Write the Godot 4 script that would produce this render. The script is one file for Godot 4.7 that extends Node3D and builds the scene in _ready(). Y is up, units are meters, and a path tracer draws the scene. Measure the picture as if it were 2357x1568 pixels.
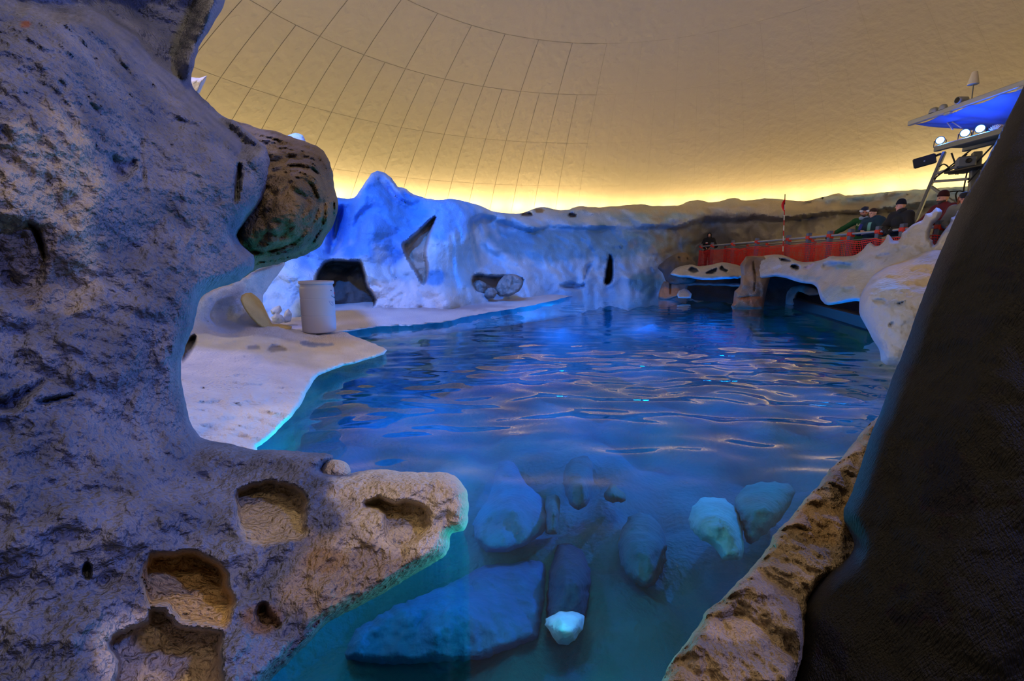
extends Node3D
# A penguin exhibit under a dome. One unit is a metre, the pool's surface is y = 0, the visitor looks along -z.

const FW := 2357.0
const FH := 1568.0
const FL := 1048.0                                  # focal length in pixels of the photograph's frame
const EYE := Vector3(0.0, 1.4, 0.0)
const DOME := Vector3(3.393, -15.907, -9.930)       # centre of the dome's sphere
const DOME_R := 27.22
var PITCH := atan((784.0 - 607.0) / FL)
var CP := cos(PITCH)
var SP := sin(PITCH)
var rng := RandomNumberGenerator.new()
var M := {}
var T := {}
var nz := FastNoiseLite.new()
var nridge := FastNoiseLite.new()
var nfine := FastNoiseLite.new()
var nscallop := FastNoiseLite.new()

# ---------------------------------------------------------------- set up: camera, sky, lights, exposure
func setup() -> void:
	rng.seed = 7
	nz.seed = 3; nz.noise_type = FastNoiseLite.TYPE_SIMPLEX_SMOOTH; nz.fractal_type = FastNoiseLite.FRACTAL_FBM; nz.fractal_octaves = 4; nz.frequency = 1.0
	nridge.seed = 11; nridge.noise_type = FastNoiseLite.TYPE_SIMPLEX_SMOOTH; nridge.fractal_type = FastNoiseLite.FRACTAL_RIDGED; nridge.fractal_octaves = 3; nridge.frequency = 1.0
	nfine.seed = 21; nfine.noise_type = FastNoiseLite.TYPE_SIMPLEX_SMOOTH; nfine.fractal_type = FastNoiseLite.FRACTAL_FBM; nfine.fractal_octaves = 4; nfine.fractal_gain = 0.6; nfine.frequency = 1.0
	nscallop.seed = 5; nscallop.noise_type = FastNoiseLite.TYPE_CELLULAR; nscallop.cellular_return_type = FastNoiseLite.RETURN_DISTANCE; nscallop.fractal_type = FastNoiseLite.FRACTAL_FBM; nscallop.fractal_octaves = 2; nscallop.frequency = 1.0; nscallop.domain_warp_enabled = true; nscallop.domain_warp_amplitude = 0.5; nscallop.domain_warp_frequency = 0.7
	var cam := Camera3D.new()
	cam.name = "camera"
	cam.position = EYE
	cam.rotation.x = -PITCH
	cam.fov = rad_to_deg(2.0 * atan(FH / 2.0 / FL))
	cam.near = 0.05
	cam.far = 200.0
	cam.current = true
	add_child(cam)
	var env := Environment.new()
	env.background_mode = Environment.BG_COLOR
	env.background_color = Color(0, 0, 0)
	env.tonemap_mode = Environment.TONE_MAPPER_LINEAR
	env.tonemap_exposure = 1.0
	env.sdfgi_enabled = true
	env.ssao_enabled = true
	env.ssil_enabled = true
	var we := WorldEnvironment.new()
	we.name = "world_environment"
	we.environment = env
	add_child(we)
	# the warm lamps that stand behind the cliffs round the foot of the dome
	for k in 60:
		var a := deg_to_rad(-118.0 + 236.0 * k / 59.0)
		var p := dome_point(a, 4.15) - Vector3(sin(a), 0, -cos(a)) * 1.0
		var l := OmniLight3D.new()
		l.name = "cove_light"
		l.position = p
		l.light_color = Color(1.0, 0.91, 0.67)
		l.light_energy = (2.1 + 0.7 * rng.randf()) * (1.0 if a < 0.1 else 0.62)
		l.light_size = 0.25
		l.omni_range = 60.0
		l.omni_attenuation = 2.0
		l.shadow_enabled = true
		add_child(l, true)
	# the dome's dim house lights, high over the visitors
	lamp_omni(Vector3(-6.5, 6.2, -5.0), Color(1.0, 0.94, 0.87), 9.0, 0.3)
	lamp_omni(Vector3(0.6, 6.8, -1.2), Color(1.0, 0.88, 0.70), 9.0, 0.3)
	lamp_omni(Vector3(2.4, 5.0, 1.6), Color(1.0, 0.88, 0.70), 3.5, 0.3)
	# the theatrical lamps: a bank out of the picture above the visitors, washing the ice in blue
	spot(Vector3(-4.2, 7.6, -6.6), pt(880, 560, 12.6), Color(0.10, 0.50, 1.0), 95.0, 38.0, 0.25)
	spot(Vector3(-1.0, 7.0, -6.8), pt(1200, 580, 16.5), Color(0.10, 0.52, 1.0), 75.0, 24.0, 0.25)
	spot(Vector3(-6.8, 6.6, -7.6), pt(600, 830, 5.6), Color(0.52, 0.58, 1.0), 34.0, 40.0, 0.25)
	spot(Vector3(5.0, 5.4, 0.3), pt(300, 800, 1.8), Color(0.32, 0.48, 1.0), 24.0, 42.0, 0.3)
	# a beam from the lamp tower down on the water
	spot(pt(2221, 306, 11.0), pt(1640, 850, 6.0), Color(0.10, 0.62, 1.0), 150.0, 12.0, 0.1)
	# the lamps under the water
	for q in [[-1.5, -3.2, 0.8], [0.4, -1.9, 0.6], [0.2, -2.6, 0.7], [3.0, -3.4, 0.4], [-1.0, -5.4, 2.4], [1.8, -5.2, 1.3], [4.2, -6.0, 1.3], [-1.8, -8.0, 3.6], [1.0, -8.6, 2.6], [4.0, -9.2, 1.8], [7.0, -9.4, 1.6], [0.6, -12.2, 2.6], [3.6, -12.8, 2.6], [6.6, -13.4, 2.6], [1.8, -16.2, 3.4], [5.0, -16.8, 3.6], [7.6, -16.2, 3.0]]:
		var near := clampf((q[1] + 6.5) / 4.0, 0.0, 1.0)
		lamp_omni(Vector3(q[0], -0.3, q[1]), Color(0.0, lerpf(0.55, 0.92, near), 1.0), q[2] * lerpf(0.62, 0.9, near), 0.1)

func lamp_omni(at: Vector3, c: Color, e: float, size: float) -> void:
	var l := OmniLight3D.new()
	l.name = "house_light"
	l.position = at
	l.light_color = c
	l.light_energy = e
	l.light_size = size
	l.omni_range = 60.0
	l.omni_attenuation = 2.0
	l.shadow_enabled = true
	add_child(l, true)

func spot(at: Vector3, towards: Vector3, c: Color, e: float, angle: float, size := 0.1) -> void:
	var l := SpotLight3D.new()
	l.name = "stage_light"
	add_child(l, true)
	l.look_at_from_position(at, towards, Vector3.UP)
	l.light_color = c
	l.light_energy = e
	l.light_size = size
	l.spot_angle = angle
	l.spot_angle_attenuation = 0.8
	l.spot_range = 60.0
	l.spot_attenuation = 2.0
	l.shadow_enabled = true

# ---------------------------------------------------------------- places
func pt(x: float, y: float, d: float) -> Vector3:      # the point seen at a pixel, d metres ahead
	var u := (x - FW / 2.0) / FL
	var v := (FH / 2.0 - y) / FL
	return EYE + d * Vector3(u, v * CP - SP, -v * SP - CP)

func ahead(x: float, y: float, h: float) -> float:     # how far ahead the sight line through a pixel meets the level h
	var v := (FH / 2.0 - y) / FL
	return (h - EYE.y) / (v * CP - SP)

func lin(r: float, g: float, b: float) -> Color:       # sRGB 0..255 to linear
	return Color(r / 255.0, g / 255.0, b / 255.0).srgb_to_linear()

# ---------------------------------------------------------------- names, labels
var used := {}
func numbered(n: String) -> String:
	used[n] = used.get(n, -1) + 1
	return n if used[n] == 0 else "%s_%03d" % [n, used[n]]

func tag(o: Node, label: String, category: String, group := "") -> Node:
	o.set_meta("label", label)
	o.set_meta("category", category)
	if group: o.set_meta("group", group)
	return o

func struct(o: Node) -> Node:
	o.set_meta("kind", "structure")
	return o

func thing(called: String, at := Vector3.ZERO, turn := 0.0) -> Node3D:
	var o := Node3D.new()
	o.name = numbered(called)
	add_child(o)
	o.position = at
	o.rotation.y = turn
	return o

func put(called: String, mesh: Mesh, m: Material, parent: Node = self) -> MeshInstance3D:
	var o := MeshInstance3D.new()
	o.name = numbered(called) if parent == self else called
	o.mesh = mesh
	o.material_override = m
	parent.add_child(o, true)
	return o

# ---------------------------------------------------------------- materials
func noise_tex(freq: float, oct: int, seed_: int, type := FastNoiseLite.TYPE_SIMPLEX_SMOOTH, fractal := FastNoiseLite.FRACTAL_FBM, size := 1024) -> NoiseTexture2D:
	var n := FastNoiseLite.new()
	n.noise_type = type
	n.seed = seed_
	n.frequency = freq
	n.fractal_type = fractal
	n.fractal_octaves = oct
	var t := NoiseTexture2D.new()
	t.width = size
	t.height = size
	t.seamless = true
	t.noise = n
	return t

func mat(c: Color, rough := 0.8, bump: Texture2D = null, depth := 0.0, scale := 1.0, world := true) -> StandardMaterial3D:
	var m := StandardMaterial3D.new()
	m.albedo_color = c
	m.roughness = rough
	if bump:
		m.heightmap_enabled = true
		m.heightmap_texture = bump
		m.heightmap_scale = depth
		m.uv1_triplanar = true
		m.uv1_world_triplanar = world
		m.uv1_scale = Vector3.ONE * scale
	return m

func vmat(rough := 0.8, bump: Texture2D = null, depth := 0.0, scale := 1.0) -> StandardMaterial3D:
	var m := mat(Color.WHITE, rough, bump, depth, scale)
	m.vertex_color_use_as_albedo = true
	return m

func glow(c: Color, e: float) -> StandardMaterial3D:
	var m := StandardMaterial3D.new()
	m.albedo_color = Color(0.8, 0.8, 0.8)
	m.emission_enabled = true
	m.emission = c
	m.emission_energy_multiplier = e
	return m

func make_materials() -> void:
	T.plaster = noise_tex(0.02, 5, 5)
	T.pits = noise_tex(0.03, 4, 9, FastNoiseLite.TYPE_SIMPLEX_SMOOTH, FastNoiseLite.FRACTAL_RIDGED)
	T.fine = noise_tex(0.06, 3, 13)
	M.plaster = vmat(0.85, T.plaster, 3.4, 1.6)           # rough sprayed cement, near
	M.ice = vmat(0.82, T.plaster, 2.0, 0.5); M.ice.metallic_specular = 0.3               # smooth painted cement, far
	M.shore = vmat(0.75, T.plaster, 1.6, 1.2)
	M.stone = vmat(0.8, T.pits, 1.6, 1.4)
	M.brown_rock = vmat(0.7, T.pits, 2.0, 0.6)
	M.timber = vmat(0.6); M.timber.metallic_specular = 0.3
	M.white_plastic = mat(Color(0.66, 0.64, 0.67), 0.5)
	M.black_ink = mat(Color(0.02, 0.02, 0.025), 0.6)
	M.red_ink = mat(Color(0.85, 0.16, 0.2), 0.6)
	M.purple_ink = mat(Color(0.34, 0.28, 0.55), 0.6)
	M.grey_metal = mat(Color(0.42, 0.44, 0.46), 0.45); M.grey_metal.metallic = 0.4
	M.pale_metal = mat(Color(0.62, 0.63, 0.63), 0.4); M.pale_metal.metallic = 0.3
	M.dark_metal = mat(Color(0.10, 0.10, 0.12), 0.5); M.dark_metal.metallic = 0.3
	M.post_grey = mat(Color(0.36, 0.39, 0.45), 0.6)
	M.orange_tape = mat(Color(0.86, 0.18, 0.06), 0.55)
	M.orange_net = mat(Color(0.86, 0.14, 0.05), 0.6)
	M.rubber = mat(Color(0.03, 0.03, 0.035), 0.7)
	M.tarp = mat(Color(0.34, 0.46, 0.74), 0.5)
	M.deck = mat(Color(0.25, 0.22, 0.19), 0.8)
	M.white_paint = mat(Color(0.82, 0.78, 0.70), 0.6)
	M.red_paint = mat(Color(0.72, 0.04, 0.04), 0.6)
	M.red_cloth = mat(Color(0.85, 0.03, 0.03), 0.8)

# ---------------------------------------------------------------- meshes from triangles
class Builder:
	var v := PackedVector3Array()
	var n := PackedVector3Array()
	var ix := PackedInt32Array()
	func quad(a: Vector3, b: Vector3, c: Vector3, d: Vector3) -> void:      # clockwise seen from outside
		var k := v.size()
		var nn := (c - a).cross(b - a)
		if nn.length_squared() < 1e-16: nn = (d - a).cross(c - a)
		nn = nn.normalized()
		for p in [a, b, c, d]:
			v.append(p); n.append(nn)
		for i in [0, 1, 2, 0, 2, 3]: ix.append(k + i)
	func box(c: Vector3, s: Vector3, basis := Basis(), bevel := 0.0) -> void:
		var h := s / 2.0
		var b: float = min(bevel, min(h.x, min(h.y, h.z)) * 0.9)
		if b <= 0.0:
			for ax in 3:
				for sg in [-1.0, 1.0]:
					face(c, basis, h, ax, sg, 0.0)
			return
		for ax in 3:
			for sg in [-1.0, 1.0]:
				face(c, basis, h, ax, sg, b)
		# the chamfers along the twelve edges
		for ax in 3:
			var u := (ax + 1) % 3
			var w := (ax + 2) % 3
			for su in [-1.0, 1.0]:
				for sw in [-1.0, 1.0]:
					var p := Vector3(); var q := Vector3(); var r := Vector3(); var t := Vector3()
					p[ax] = -h[ax] + b; p[u] = su * h[u]; p[w] = sw * (h[w] - b)
					q[ax] = h[ax] - b; q[u] = su * h[u]; q[w] = sw * (h[w] - b)
					r[ax] = h[ax] - b; r[u] = su * (h[u] - b); r[w] = sw * h[w]
					t[ax] = -h[ax] + b; t[u] = su * (h[u] - b); t[w] = sw * h[w]
					var out := Vector3(); out[u] = su; out[w] = sw
					oriented(c + basis * p, c + basis * q, c + basis * r, c + basis * t, basis * out)
	func face(c: Vector3, basis: Basis, h: Vector3, ax: int, sg: float, b: float) -> void:
		var u := (ax + 1) % 3
		var w := (ax + 2) % 3
		var ps := []
		for k in [[-1, -1], [1, -1], [1, 1], [-1, 1]]:
			var p := Vector3()
			p[ax] = sg * h[ax]; p[u] = k[0] * (h[u] - b); p[w] = k[1] * (h[w] - b)
			ps.append(c + basis * p)
		var out := Vector3(); out[ax] = sg
		oriented(ps[0], ps[1], ps[2], ps[3], basis * out)
	func oriented(a: Vector3, b: Vector3, c: Vector3, d: Vector3, out: Vector3) -> void:
		if (c - a).cross(b - a).dot(out) > 0.0: quad(a, b, c, d)
		else: quad(a, d, c, b)
	func bar(a: Vector3, b: Vector3, w: float, t: float, up := Vector3.UP, bevel := 0.0) -> void:   # a beam of w by t from a to b
		var y := (b - a).normalized()
		var x := up.cross(y)
		if x.length() < 0.01: x = Vector3.RIGHT.cross(y)
		x = x.normalized()
		box((a + b) / 2.0, Vector3(w, (b - a).length(), t), Basis(x, y, x.cross(y)), bevel)
	func tube(path: Array, r: float, sides := 8, caps := true) -> void:
		var rings := []
		var x := Vector3()
		for i in path.size():
			var dir: Vector3 = (path[min(i + 1, path.size() - 1)] - path[max(i - 1, 0)]).normalized()
			if i == 0: x = dir.cross(Vector3.UP if abs(dir.y) < 0.9 else Vector3.RIGHT).normalized()
			else: x = (x - dir * x.dot(dir)).normalized()
			var y := dir.cross(x)
			var k := v.size()
			for s in sides:
				var a := TAU * s / sides
				var o := x * cos(a) + y * sin(a)
				v.append(path[i] + o * r); n.append(o)
			rings.append(k)
		for i in path.size() - 1:
			for s in sides:
				var s2 := (s + 1) % sides
				var a: int = rings[i] + s; var b: int = rings[i] + s2; var c: int = rings[i + 1] + s2; var d: int = rings[i + 1] + s
				for q in [a, c, b, a, d, c]: ix.append(q)
		if caps:
			for e in [0, path.size() - 1]:
				var k := v.size()
				var dir: Vector3 = (path[0] - path[1]).normalized() if e == 0 else (path[e] - path[e - 1]).normalized()
				v.append(path[e]); n.append(dir)
				for s in sides:
					v.append(v[rings[e] + s]); n.append(dir)
				for s in sides:
					var s2 := (s + 1) % sides
					if e == 0:
						for q in [k, k + 1 + s, k + 1 + s2]: ix.append(q)
					else:
						for q in [k, k + 1 + s2, k + 1 + s]: ix.append(q)
	func lathe(prof: Array, sides: int, at := Vector3.ZERO, basis := Basis()) -> void:   # prof: Vector2(radius, height), from the bottom up
		var k := v.size()
		for i in prof.size():
			var p: Vector2 = prof[i]
			var a: Vector2 = prof[max(i - 1, 0)]
			var b: Vector2 = prof[min(i + 1, prof.size() - 1)]
			var tn := (b - a)
			var nn := Vector2(tn.y, -tn.x).normalized()
			for s in sides + 1:
				var an := TAU * s / sides
				v.append(at + basis * Vector3(p.x * cos(an), p.y, p.x * sin(an)))
				n.append(basis * Vector3(nn.x * cos(an), nn.y, nn.x * sin(an)))
		for i in prof.size() - 1:
			for s in sides:
				var a := k + i * (sides + 1) + s
				var b := a + 1
				var c := b + sides + 1
				var d := a + sides + 1
				for q in [a, b, c, a, c, d]: ix.append(q)
	func done() -> ArrayMesh:
		var a := []
		a.resize(Mesh.ARRAY_MAX)
		a[Mesh.ARRAY_VERTEX] = v
		a[Mesh.ARRAY_NORMAL] = n
		a[Mesh.ARRAY_INDEX] = ix
		var m := ArrayMesh.new()
		m.add_surface_from_arrays(Mesh.PRIMITIVE_TRIANGLES, a)
		return m

func smooth_mesh(v: PackedVector3Array, ix: PackedInt32Array, col: PackedColorArray) -> ArrayMesh:
	var n := PackedVector3Array()
	n.resize(v.size())
	for i in range(0, ix.size(), 3):
		var a := ix[i]; var b := ix[i + 1]; var c := ix[i + 2]
		var f := (v[c] - v[a]).cross(v[b] - v[a])
		n[a] += f; n[b] += f; n[c] += f
	for i in n.size():
		n[i] = n[i].normalized() if n[i].length_squared() > 1e-20 else Vector3.UP
	var ar := []
	ar.resize(Mesh.ARRAY_MAX)
	ar[Mesh.ARRAY_VERTEX] = v
	ar[Mesh.ARRAY_NORMAL] = n
	ar[Mesh.ARRAY_INDEX] = ix
	if col.size() == v.size(): ar[Mesh.ARRAY_COLOR] = col
	var m := ArrayMesh.new()
	m.add_surface_from_arrays(Mesh.PRIMITIVE_TRIANGLES, ar)
	return m

# ---------------------------------------------------------------- sculpted rock
# A rock is a closed shell: its front is sculpted from points of known place (x, y of the sight line, metres ahead), rolls back round its
# outline, carries carved hollows and noise, and its back bulges away behind it.
func spline(ctrl: Array) -> Array:                     # thin plate through 1 / distance: planes stay planes
	var n := ctrl.size()
	var size := n + 3
	var a := []
	for i in size:
		var row := PackedFloat64Array()
		row.resize(size + 1)
		a.append(row)
	for i in n:
		for j in n:
			var dx: float = (ctrl[i][0] - ctrl[j][0]) / 500.0
			var dy: float = (ctrl[i][1] - ctrl[j][1]) / 500.0
			var r2 := dx * dx + dy * dy
			a[i][j] = 0.5 * r2 * log(r2) if r2 > 1e-12 else 0.0
		a[i][i] += 0.002
		a[i][n] = 1.0; a[i][n + 1] = ctrl[i][0] / 500.0; a[i][n + 2] = ctrl[i][1] / 500.0
		a[n][i] = 1.0; a[n + 1][i] = ctrl[i][0] / 500.0; a[n + 2][i] = ctrl[i][1] / 500.0
		a[i][size] = 1.0 / ctrl[i][2]
	for c in size:
		var p := c
		for r in range(c + 1, size):
			if abs(a[r][c]) > abs(a[p][c]): p = r
		var t = a[c]; a[c] = a[p]; a[p] = t
		var pivot: float = a[c][c]
		for r in range(c + 1, size):
			var f: float = a[r][c] / pivot
			if f != 0.0:
				for k in range(c, size + 1): a[r][k] -= f * a[c][k]
	var w := PackedFloat64Array()
	w.resize(size)
	for c in range(size - 1, -1, -1):
		var s: float = a[c][size]
		for k in range(c + 1, size): s -= a[c][k] * w[k]
		w[c] = s / a[c][c]
	return [ctrl, w]

func spline_at(sp: Array, x: float, y: float) -> float:
	var ctrl: Array = sp[0]
	var w: PackedFloat64Array = sp[1]
	var n := ctrl.size()
	var s: float = w[n] + w[n + 1] * x / 500.0 + w[n + 2] * y / 500.0
	for i in n:
		var dx: float = (ctrl[i][0] - x) / 500.0
		var dy: float = (ctrl[i][1] - y) / 500.0
		var r2 := dx * dx + dy * dy
		if r2 > 1e-12: s += w[i] * 0.5 * r2 * log(r2)
	return s

func inside_by(poly: PackedVector2Array, p: Vector2) -> Vector3:   # (distance inside the outline, nearest point of it)
	var best := INF
	var near := p
	var n := poly.size()
	for i in n:
		var a := poly[i]
		var ab := poly[(i + 1) % n] - a
		var q := a + ab * clampf((p - a).dot(ab) / maxf(ab.length_squared(), 1e-9), 0.0, 1.0)
		var d := p.distance_squared_to(q)
		if d < best:
			best = d
			near = q
	best = sqrt(best)
	return Vector3(best if Geometry2D.is_point_in_polygon(p, poly) else -best, near.x, near.y)

func poly(a: Array) -> PackedVector2Array:             # [x, y, x, y ...]
	var p := PackedVector2Array()
	for i in range(0, a.size(), 2): p.append(Vector2(a[i], a[i + 1]))
	return p

func weathered(p: PackedVector2Array, rough: float, every := 7.0) -> PackedVector2Array:   # an outline softened at its corners, then roughened
	var q := PackedVector2Array()
	var n := p.size()
	for i in n:
		var a := p[(i - 1 + n) % n]; var b := p[i]; var c := p[(i + 1) % n]; var d := p[(i + 2) % n]
		var steps := maxi(1, int(b.distance_to(c) / every))
		for k in steps:
			var t := float(k) / steps
			var m := b.cubic_interpolate(c, b - (c - a).limit_length(b.distance_to(c)) * 0.5 if false else a, d, t) if b.distance_to(c) < 90.0 else b.lerp(c, t)
			q.append(m + Vector2(nfine.get_noise_2d(m.x * 0.05, m.y * 0.05), nfine.get_noise_2d(m.y * 0.05 + 40.0, m.x * 0.05)) * rough)
	return q

func rock(outline: Array, ctrl: Array, o: Dictionary) -> ArrayMesh:
	var step: float = o.get("step", 5.0)
	var roll: float = o.get("roll", 25.0)              # how far from its outline a rock begins to turn away, in pixels
	var bulge: float = o.get("bulge", 0.3)             # and by how many metres
	var thick: float = o.get("thick", 0.5)
	var edge := weathered(poly(outline), o.get("rough", 1.5), o.get("every", 8.0))
	var sp := spline(ctrl)
	var amp: float = o.get("amp", 0.05)
	var freq: float = o.get("freq", 1.0)
	var ramp: float = o.get("ramp", 0.0)               # ridged share
	var rfreq: float = o.get("rfreq", 1.0)
	var famp: float = o.get("famp", 0.0)
	var ffreq: float = o.get("ffreq", 8.0)
	var scal: float = o.get("scal", 0.0)            # scalloped hollows
	var sfreq: float = o.get("sfreq", 0.6)
	var ca: Color = o.get("ca", Color(0.6, 0.6, 0.6))
	var cb: Color = o.get("cb", ca)
	var tints: Array = o.get("tints", [])
	var carves := []
	for c in o.get("carves", []):
		var cp := weathered(poly(c[0]), c[3] if c.size() > 3 else 2.0, 6.0)
		var lo := cp[0]; var hi := cp[0]
		for q in cp:
			lo = lo.min(q); hi = hi.max(q)
		carves.append([cp, c[1], c[2], lo, hi, c[4] if c.size() > 4 else 0.0, c[5] if c.size() > 5 else null])
	var lo := edge[0]; var hi := edge[0]
	for q in edge:
		lo = lo.min(q); hi = hi.max(q)
	var nx := int((hi.x - lo.x) / step) + 2
	var ny := int((hi.y - lo.y) / step) + 2
	var org := lo - Vector2(step, step) * 0.5
	# the coarse lattice: base distance, and whether the outline is near
	var K := 4
	var mx := nx / K + 2
	var my := ny / K + 2
	var base := PackedFloat64Array(); base.resize(mx * my)
	var far := PackedFloat32Array(); far.resize(mx * my)
	for j in my:
		for i in mx:
			var p := org + Vector2(i, j) * step * K
			base[j * mx + i] = spline_at(sp, p.x, p.y)
			far[j * mx + i] = inside_by(edge, p + Vector2.ONE * step * K * 0.5).x
	var near_by := roll + step * K * 1.5
	var sd := PackedFloat32Array(); sd.resize(nx * ny)
	var at := PackedVector2Array(); at.resize(nx * ny)
	var snap := PackedVector2Array(); snap.resize(nx * ny)
	for j in ny:
		for i in nx:
			var p := org + Vector2(i, j) * step
			var k := j * nx + i
			at[k] = p
			var f := far[(j / K) * mx + i / K]
			if f > near_by: sd[k] = roll + 1.0
			elif f < -near_by: sd[k] = -1000.0
			else:
				var r := inside_by(edge, p)
				sd[k] = r.x
				snap[k] = Vector2(r.y, r.z)
	# which points are wanted
	var want := PackedByteArray(); want.resize(nx * ny)
	var cells := PackedInt32Array()
	for j in ny - 1:
		for i in nx - 1:
			var k := j * nx + i
			if sd[k] > 0.0 or sd[k + 1] > 0.0 or sd[k + nx] > 0.0 or sd[k + nx + 1] > 0.0:
				cells.append(k)
				want[k] = 1; want[k + 1] = 1; want[k + nx] = 1; want[k + nx + 1] = 1
	var id := PackedInt32Array(); id.resize(nx * ny)
	var v := PackedVector3Array()
	var back := PackedVector3Array()
	var col := PackedColorArray()
	for k in nx * ny:
		if not want[k]: continue
		var p := at[k]
		var s := sd[k]
		if s < 0.0:
			p = snap[k]
			s = 0.0
		elif s > step * 1.5:
			for c in carves:
				if p.x < c[3].x - step or p.y < c[3].y - step or p.x > c[4].x + step or p.y > c[4].y + step: continue
				var e := inside_by(c[0], p)
				if absf(e.x) < step * 0.5:
					p = Vector2(e.y, e.z)
					break
		id[k] = v.size()
		var gx := (p.x - org.x) / (step * K); var gy := (p.y - org.y) / (step * K)
		var ix := clampi(int(gx), 0, mx - 2); var iy := clampi(int(gy), 0, my - 2)
		gx -= ix; gy -= iy
		var q := iy * mx + ix
		var w: float = lerpf(lerpf(base[q], base[q + 1], gx), lerpf(base[q + mx], base[q + mx + 1], gx), gy)
		var d := 1.0 / maxf(w, 0.004)
		var t := clampf(s / roll, 0.0, 1.0)
		var turn := bulge * (1.0 - sqrt(1.0 - (1.0 - t) * (1.0 - t)))
		var extra := 0.0
		for c in carves:
			if p.x < c[3].x or p.y < c[3].y or p.x > c[4].x or p.y > c[4].y: continue
			var r := inside_by(c[0], p).x
			if r > 0.0:
				var g := smoothstep(0.0, 1.0, clampf(r / c[2], 0.0, 1.0))
				var deep: float = c[1]
				if c[5] != 0.0: deep *= clampf(1.0 - (p.y - c[3].y) / (c[4].y - c[3].y) * c[5], 0.0, 1.0)
				extra += g * deep
		var f := pt(p.x, p.y, d + turn + extra)
		var nn := amp * nz.get_noise_3dv(f * freq)
		if ramp != 0.0: nn += ramp * nridge.get_noise_3dv(f * rfreq)
		if famp != 0.0: nn += famp * nfine.get_noise_3dv(f * ffreq)
		if scal != 0.0: nn -= scal * nscallop.get_noise_3dv(f * Vector3(1.0, 0.7, 1.0) * sfreq)
		v.append(pt(p.x, p.y, d + turn + extra + nn))
		back.append(pt(p.x, p.y, maxf(d + turn + extra + nn, d + bulge) + 0.02 + thick * sqrt(t)) if s > 0.0 else v[v.size() - 1])
		var share := clampf(0.5 + 1.1 * nz.get_noise_3dv(f * freq * 1.7 + Vector3(17, 5, 3)), 0.0, 1.0)
		var cc := ca.lerp(cb, share)
		for e in tints:
			var ex: float = (p.x - e[0]) / e[2]
			var ey: float = (p.y - e[1]) / e[3]
			var l := sqrt(ex * ex + ey * ey) + 0.45 * nz.get_noise_3dv(f * freq * 2.3)
			if l < 1.0: cc = cc.lerp(e[4], smoothstep(1.0, e[6] if e.size() > 6 else 0.6, l) * e[5])
		for c in carves:
			if c[6] == null or p.x < c[3].x or p.y < c[3].y or p.x > c[4].x or p.y > c[4].y: continue
			var r := inside_by(c[0], p).x
			if r > 0.0: cc = cc.lerp(c[6], clampf(r / (c[2] * 0.6), 0.0, 1.0))
		col.append(cc)
	var n := v.size()
	v.append_array(back)
	col.append_array(col.duplicate())
	var idx := PackedInt32Array()
	for k in cells:
		var a := id[k]; var b := id[k + 1]; var c := id[k + nx + 1]; var d := id[k + nx]
		if (k / nx + k % nx) % 2 == 0:
			for q in [a, b, c, a, c, d, a + n, c + n, b + n, a + n, d + n, c + n]: idx.append(q)
		else:
			for q in [a, b, d, b, c, d, a + n, d + n, b + n, b + n, d + n, c + n]: idx.append(q)
	return smooth_mesh(v, idx, col)

# ---------------------------------------------------------------- the dome, the ground
func dome_point(az: float, y: float, out := 0.0) -> Vector3:
	var R := DOME_R + out
	var r := sqrt(maxf(R * R - pow(y - DOME.y, 2), 0.0))
	return Vector3(DOME.x + r * sin(az), y, DOME.z - r * cos(az))

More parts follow.
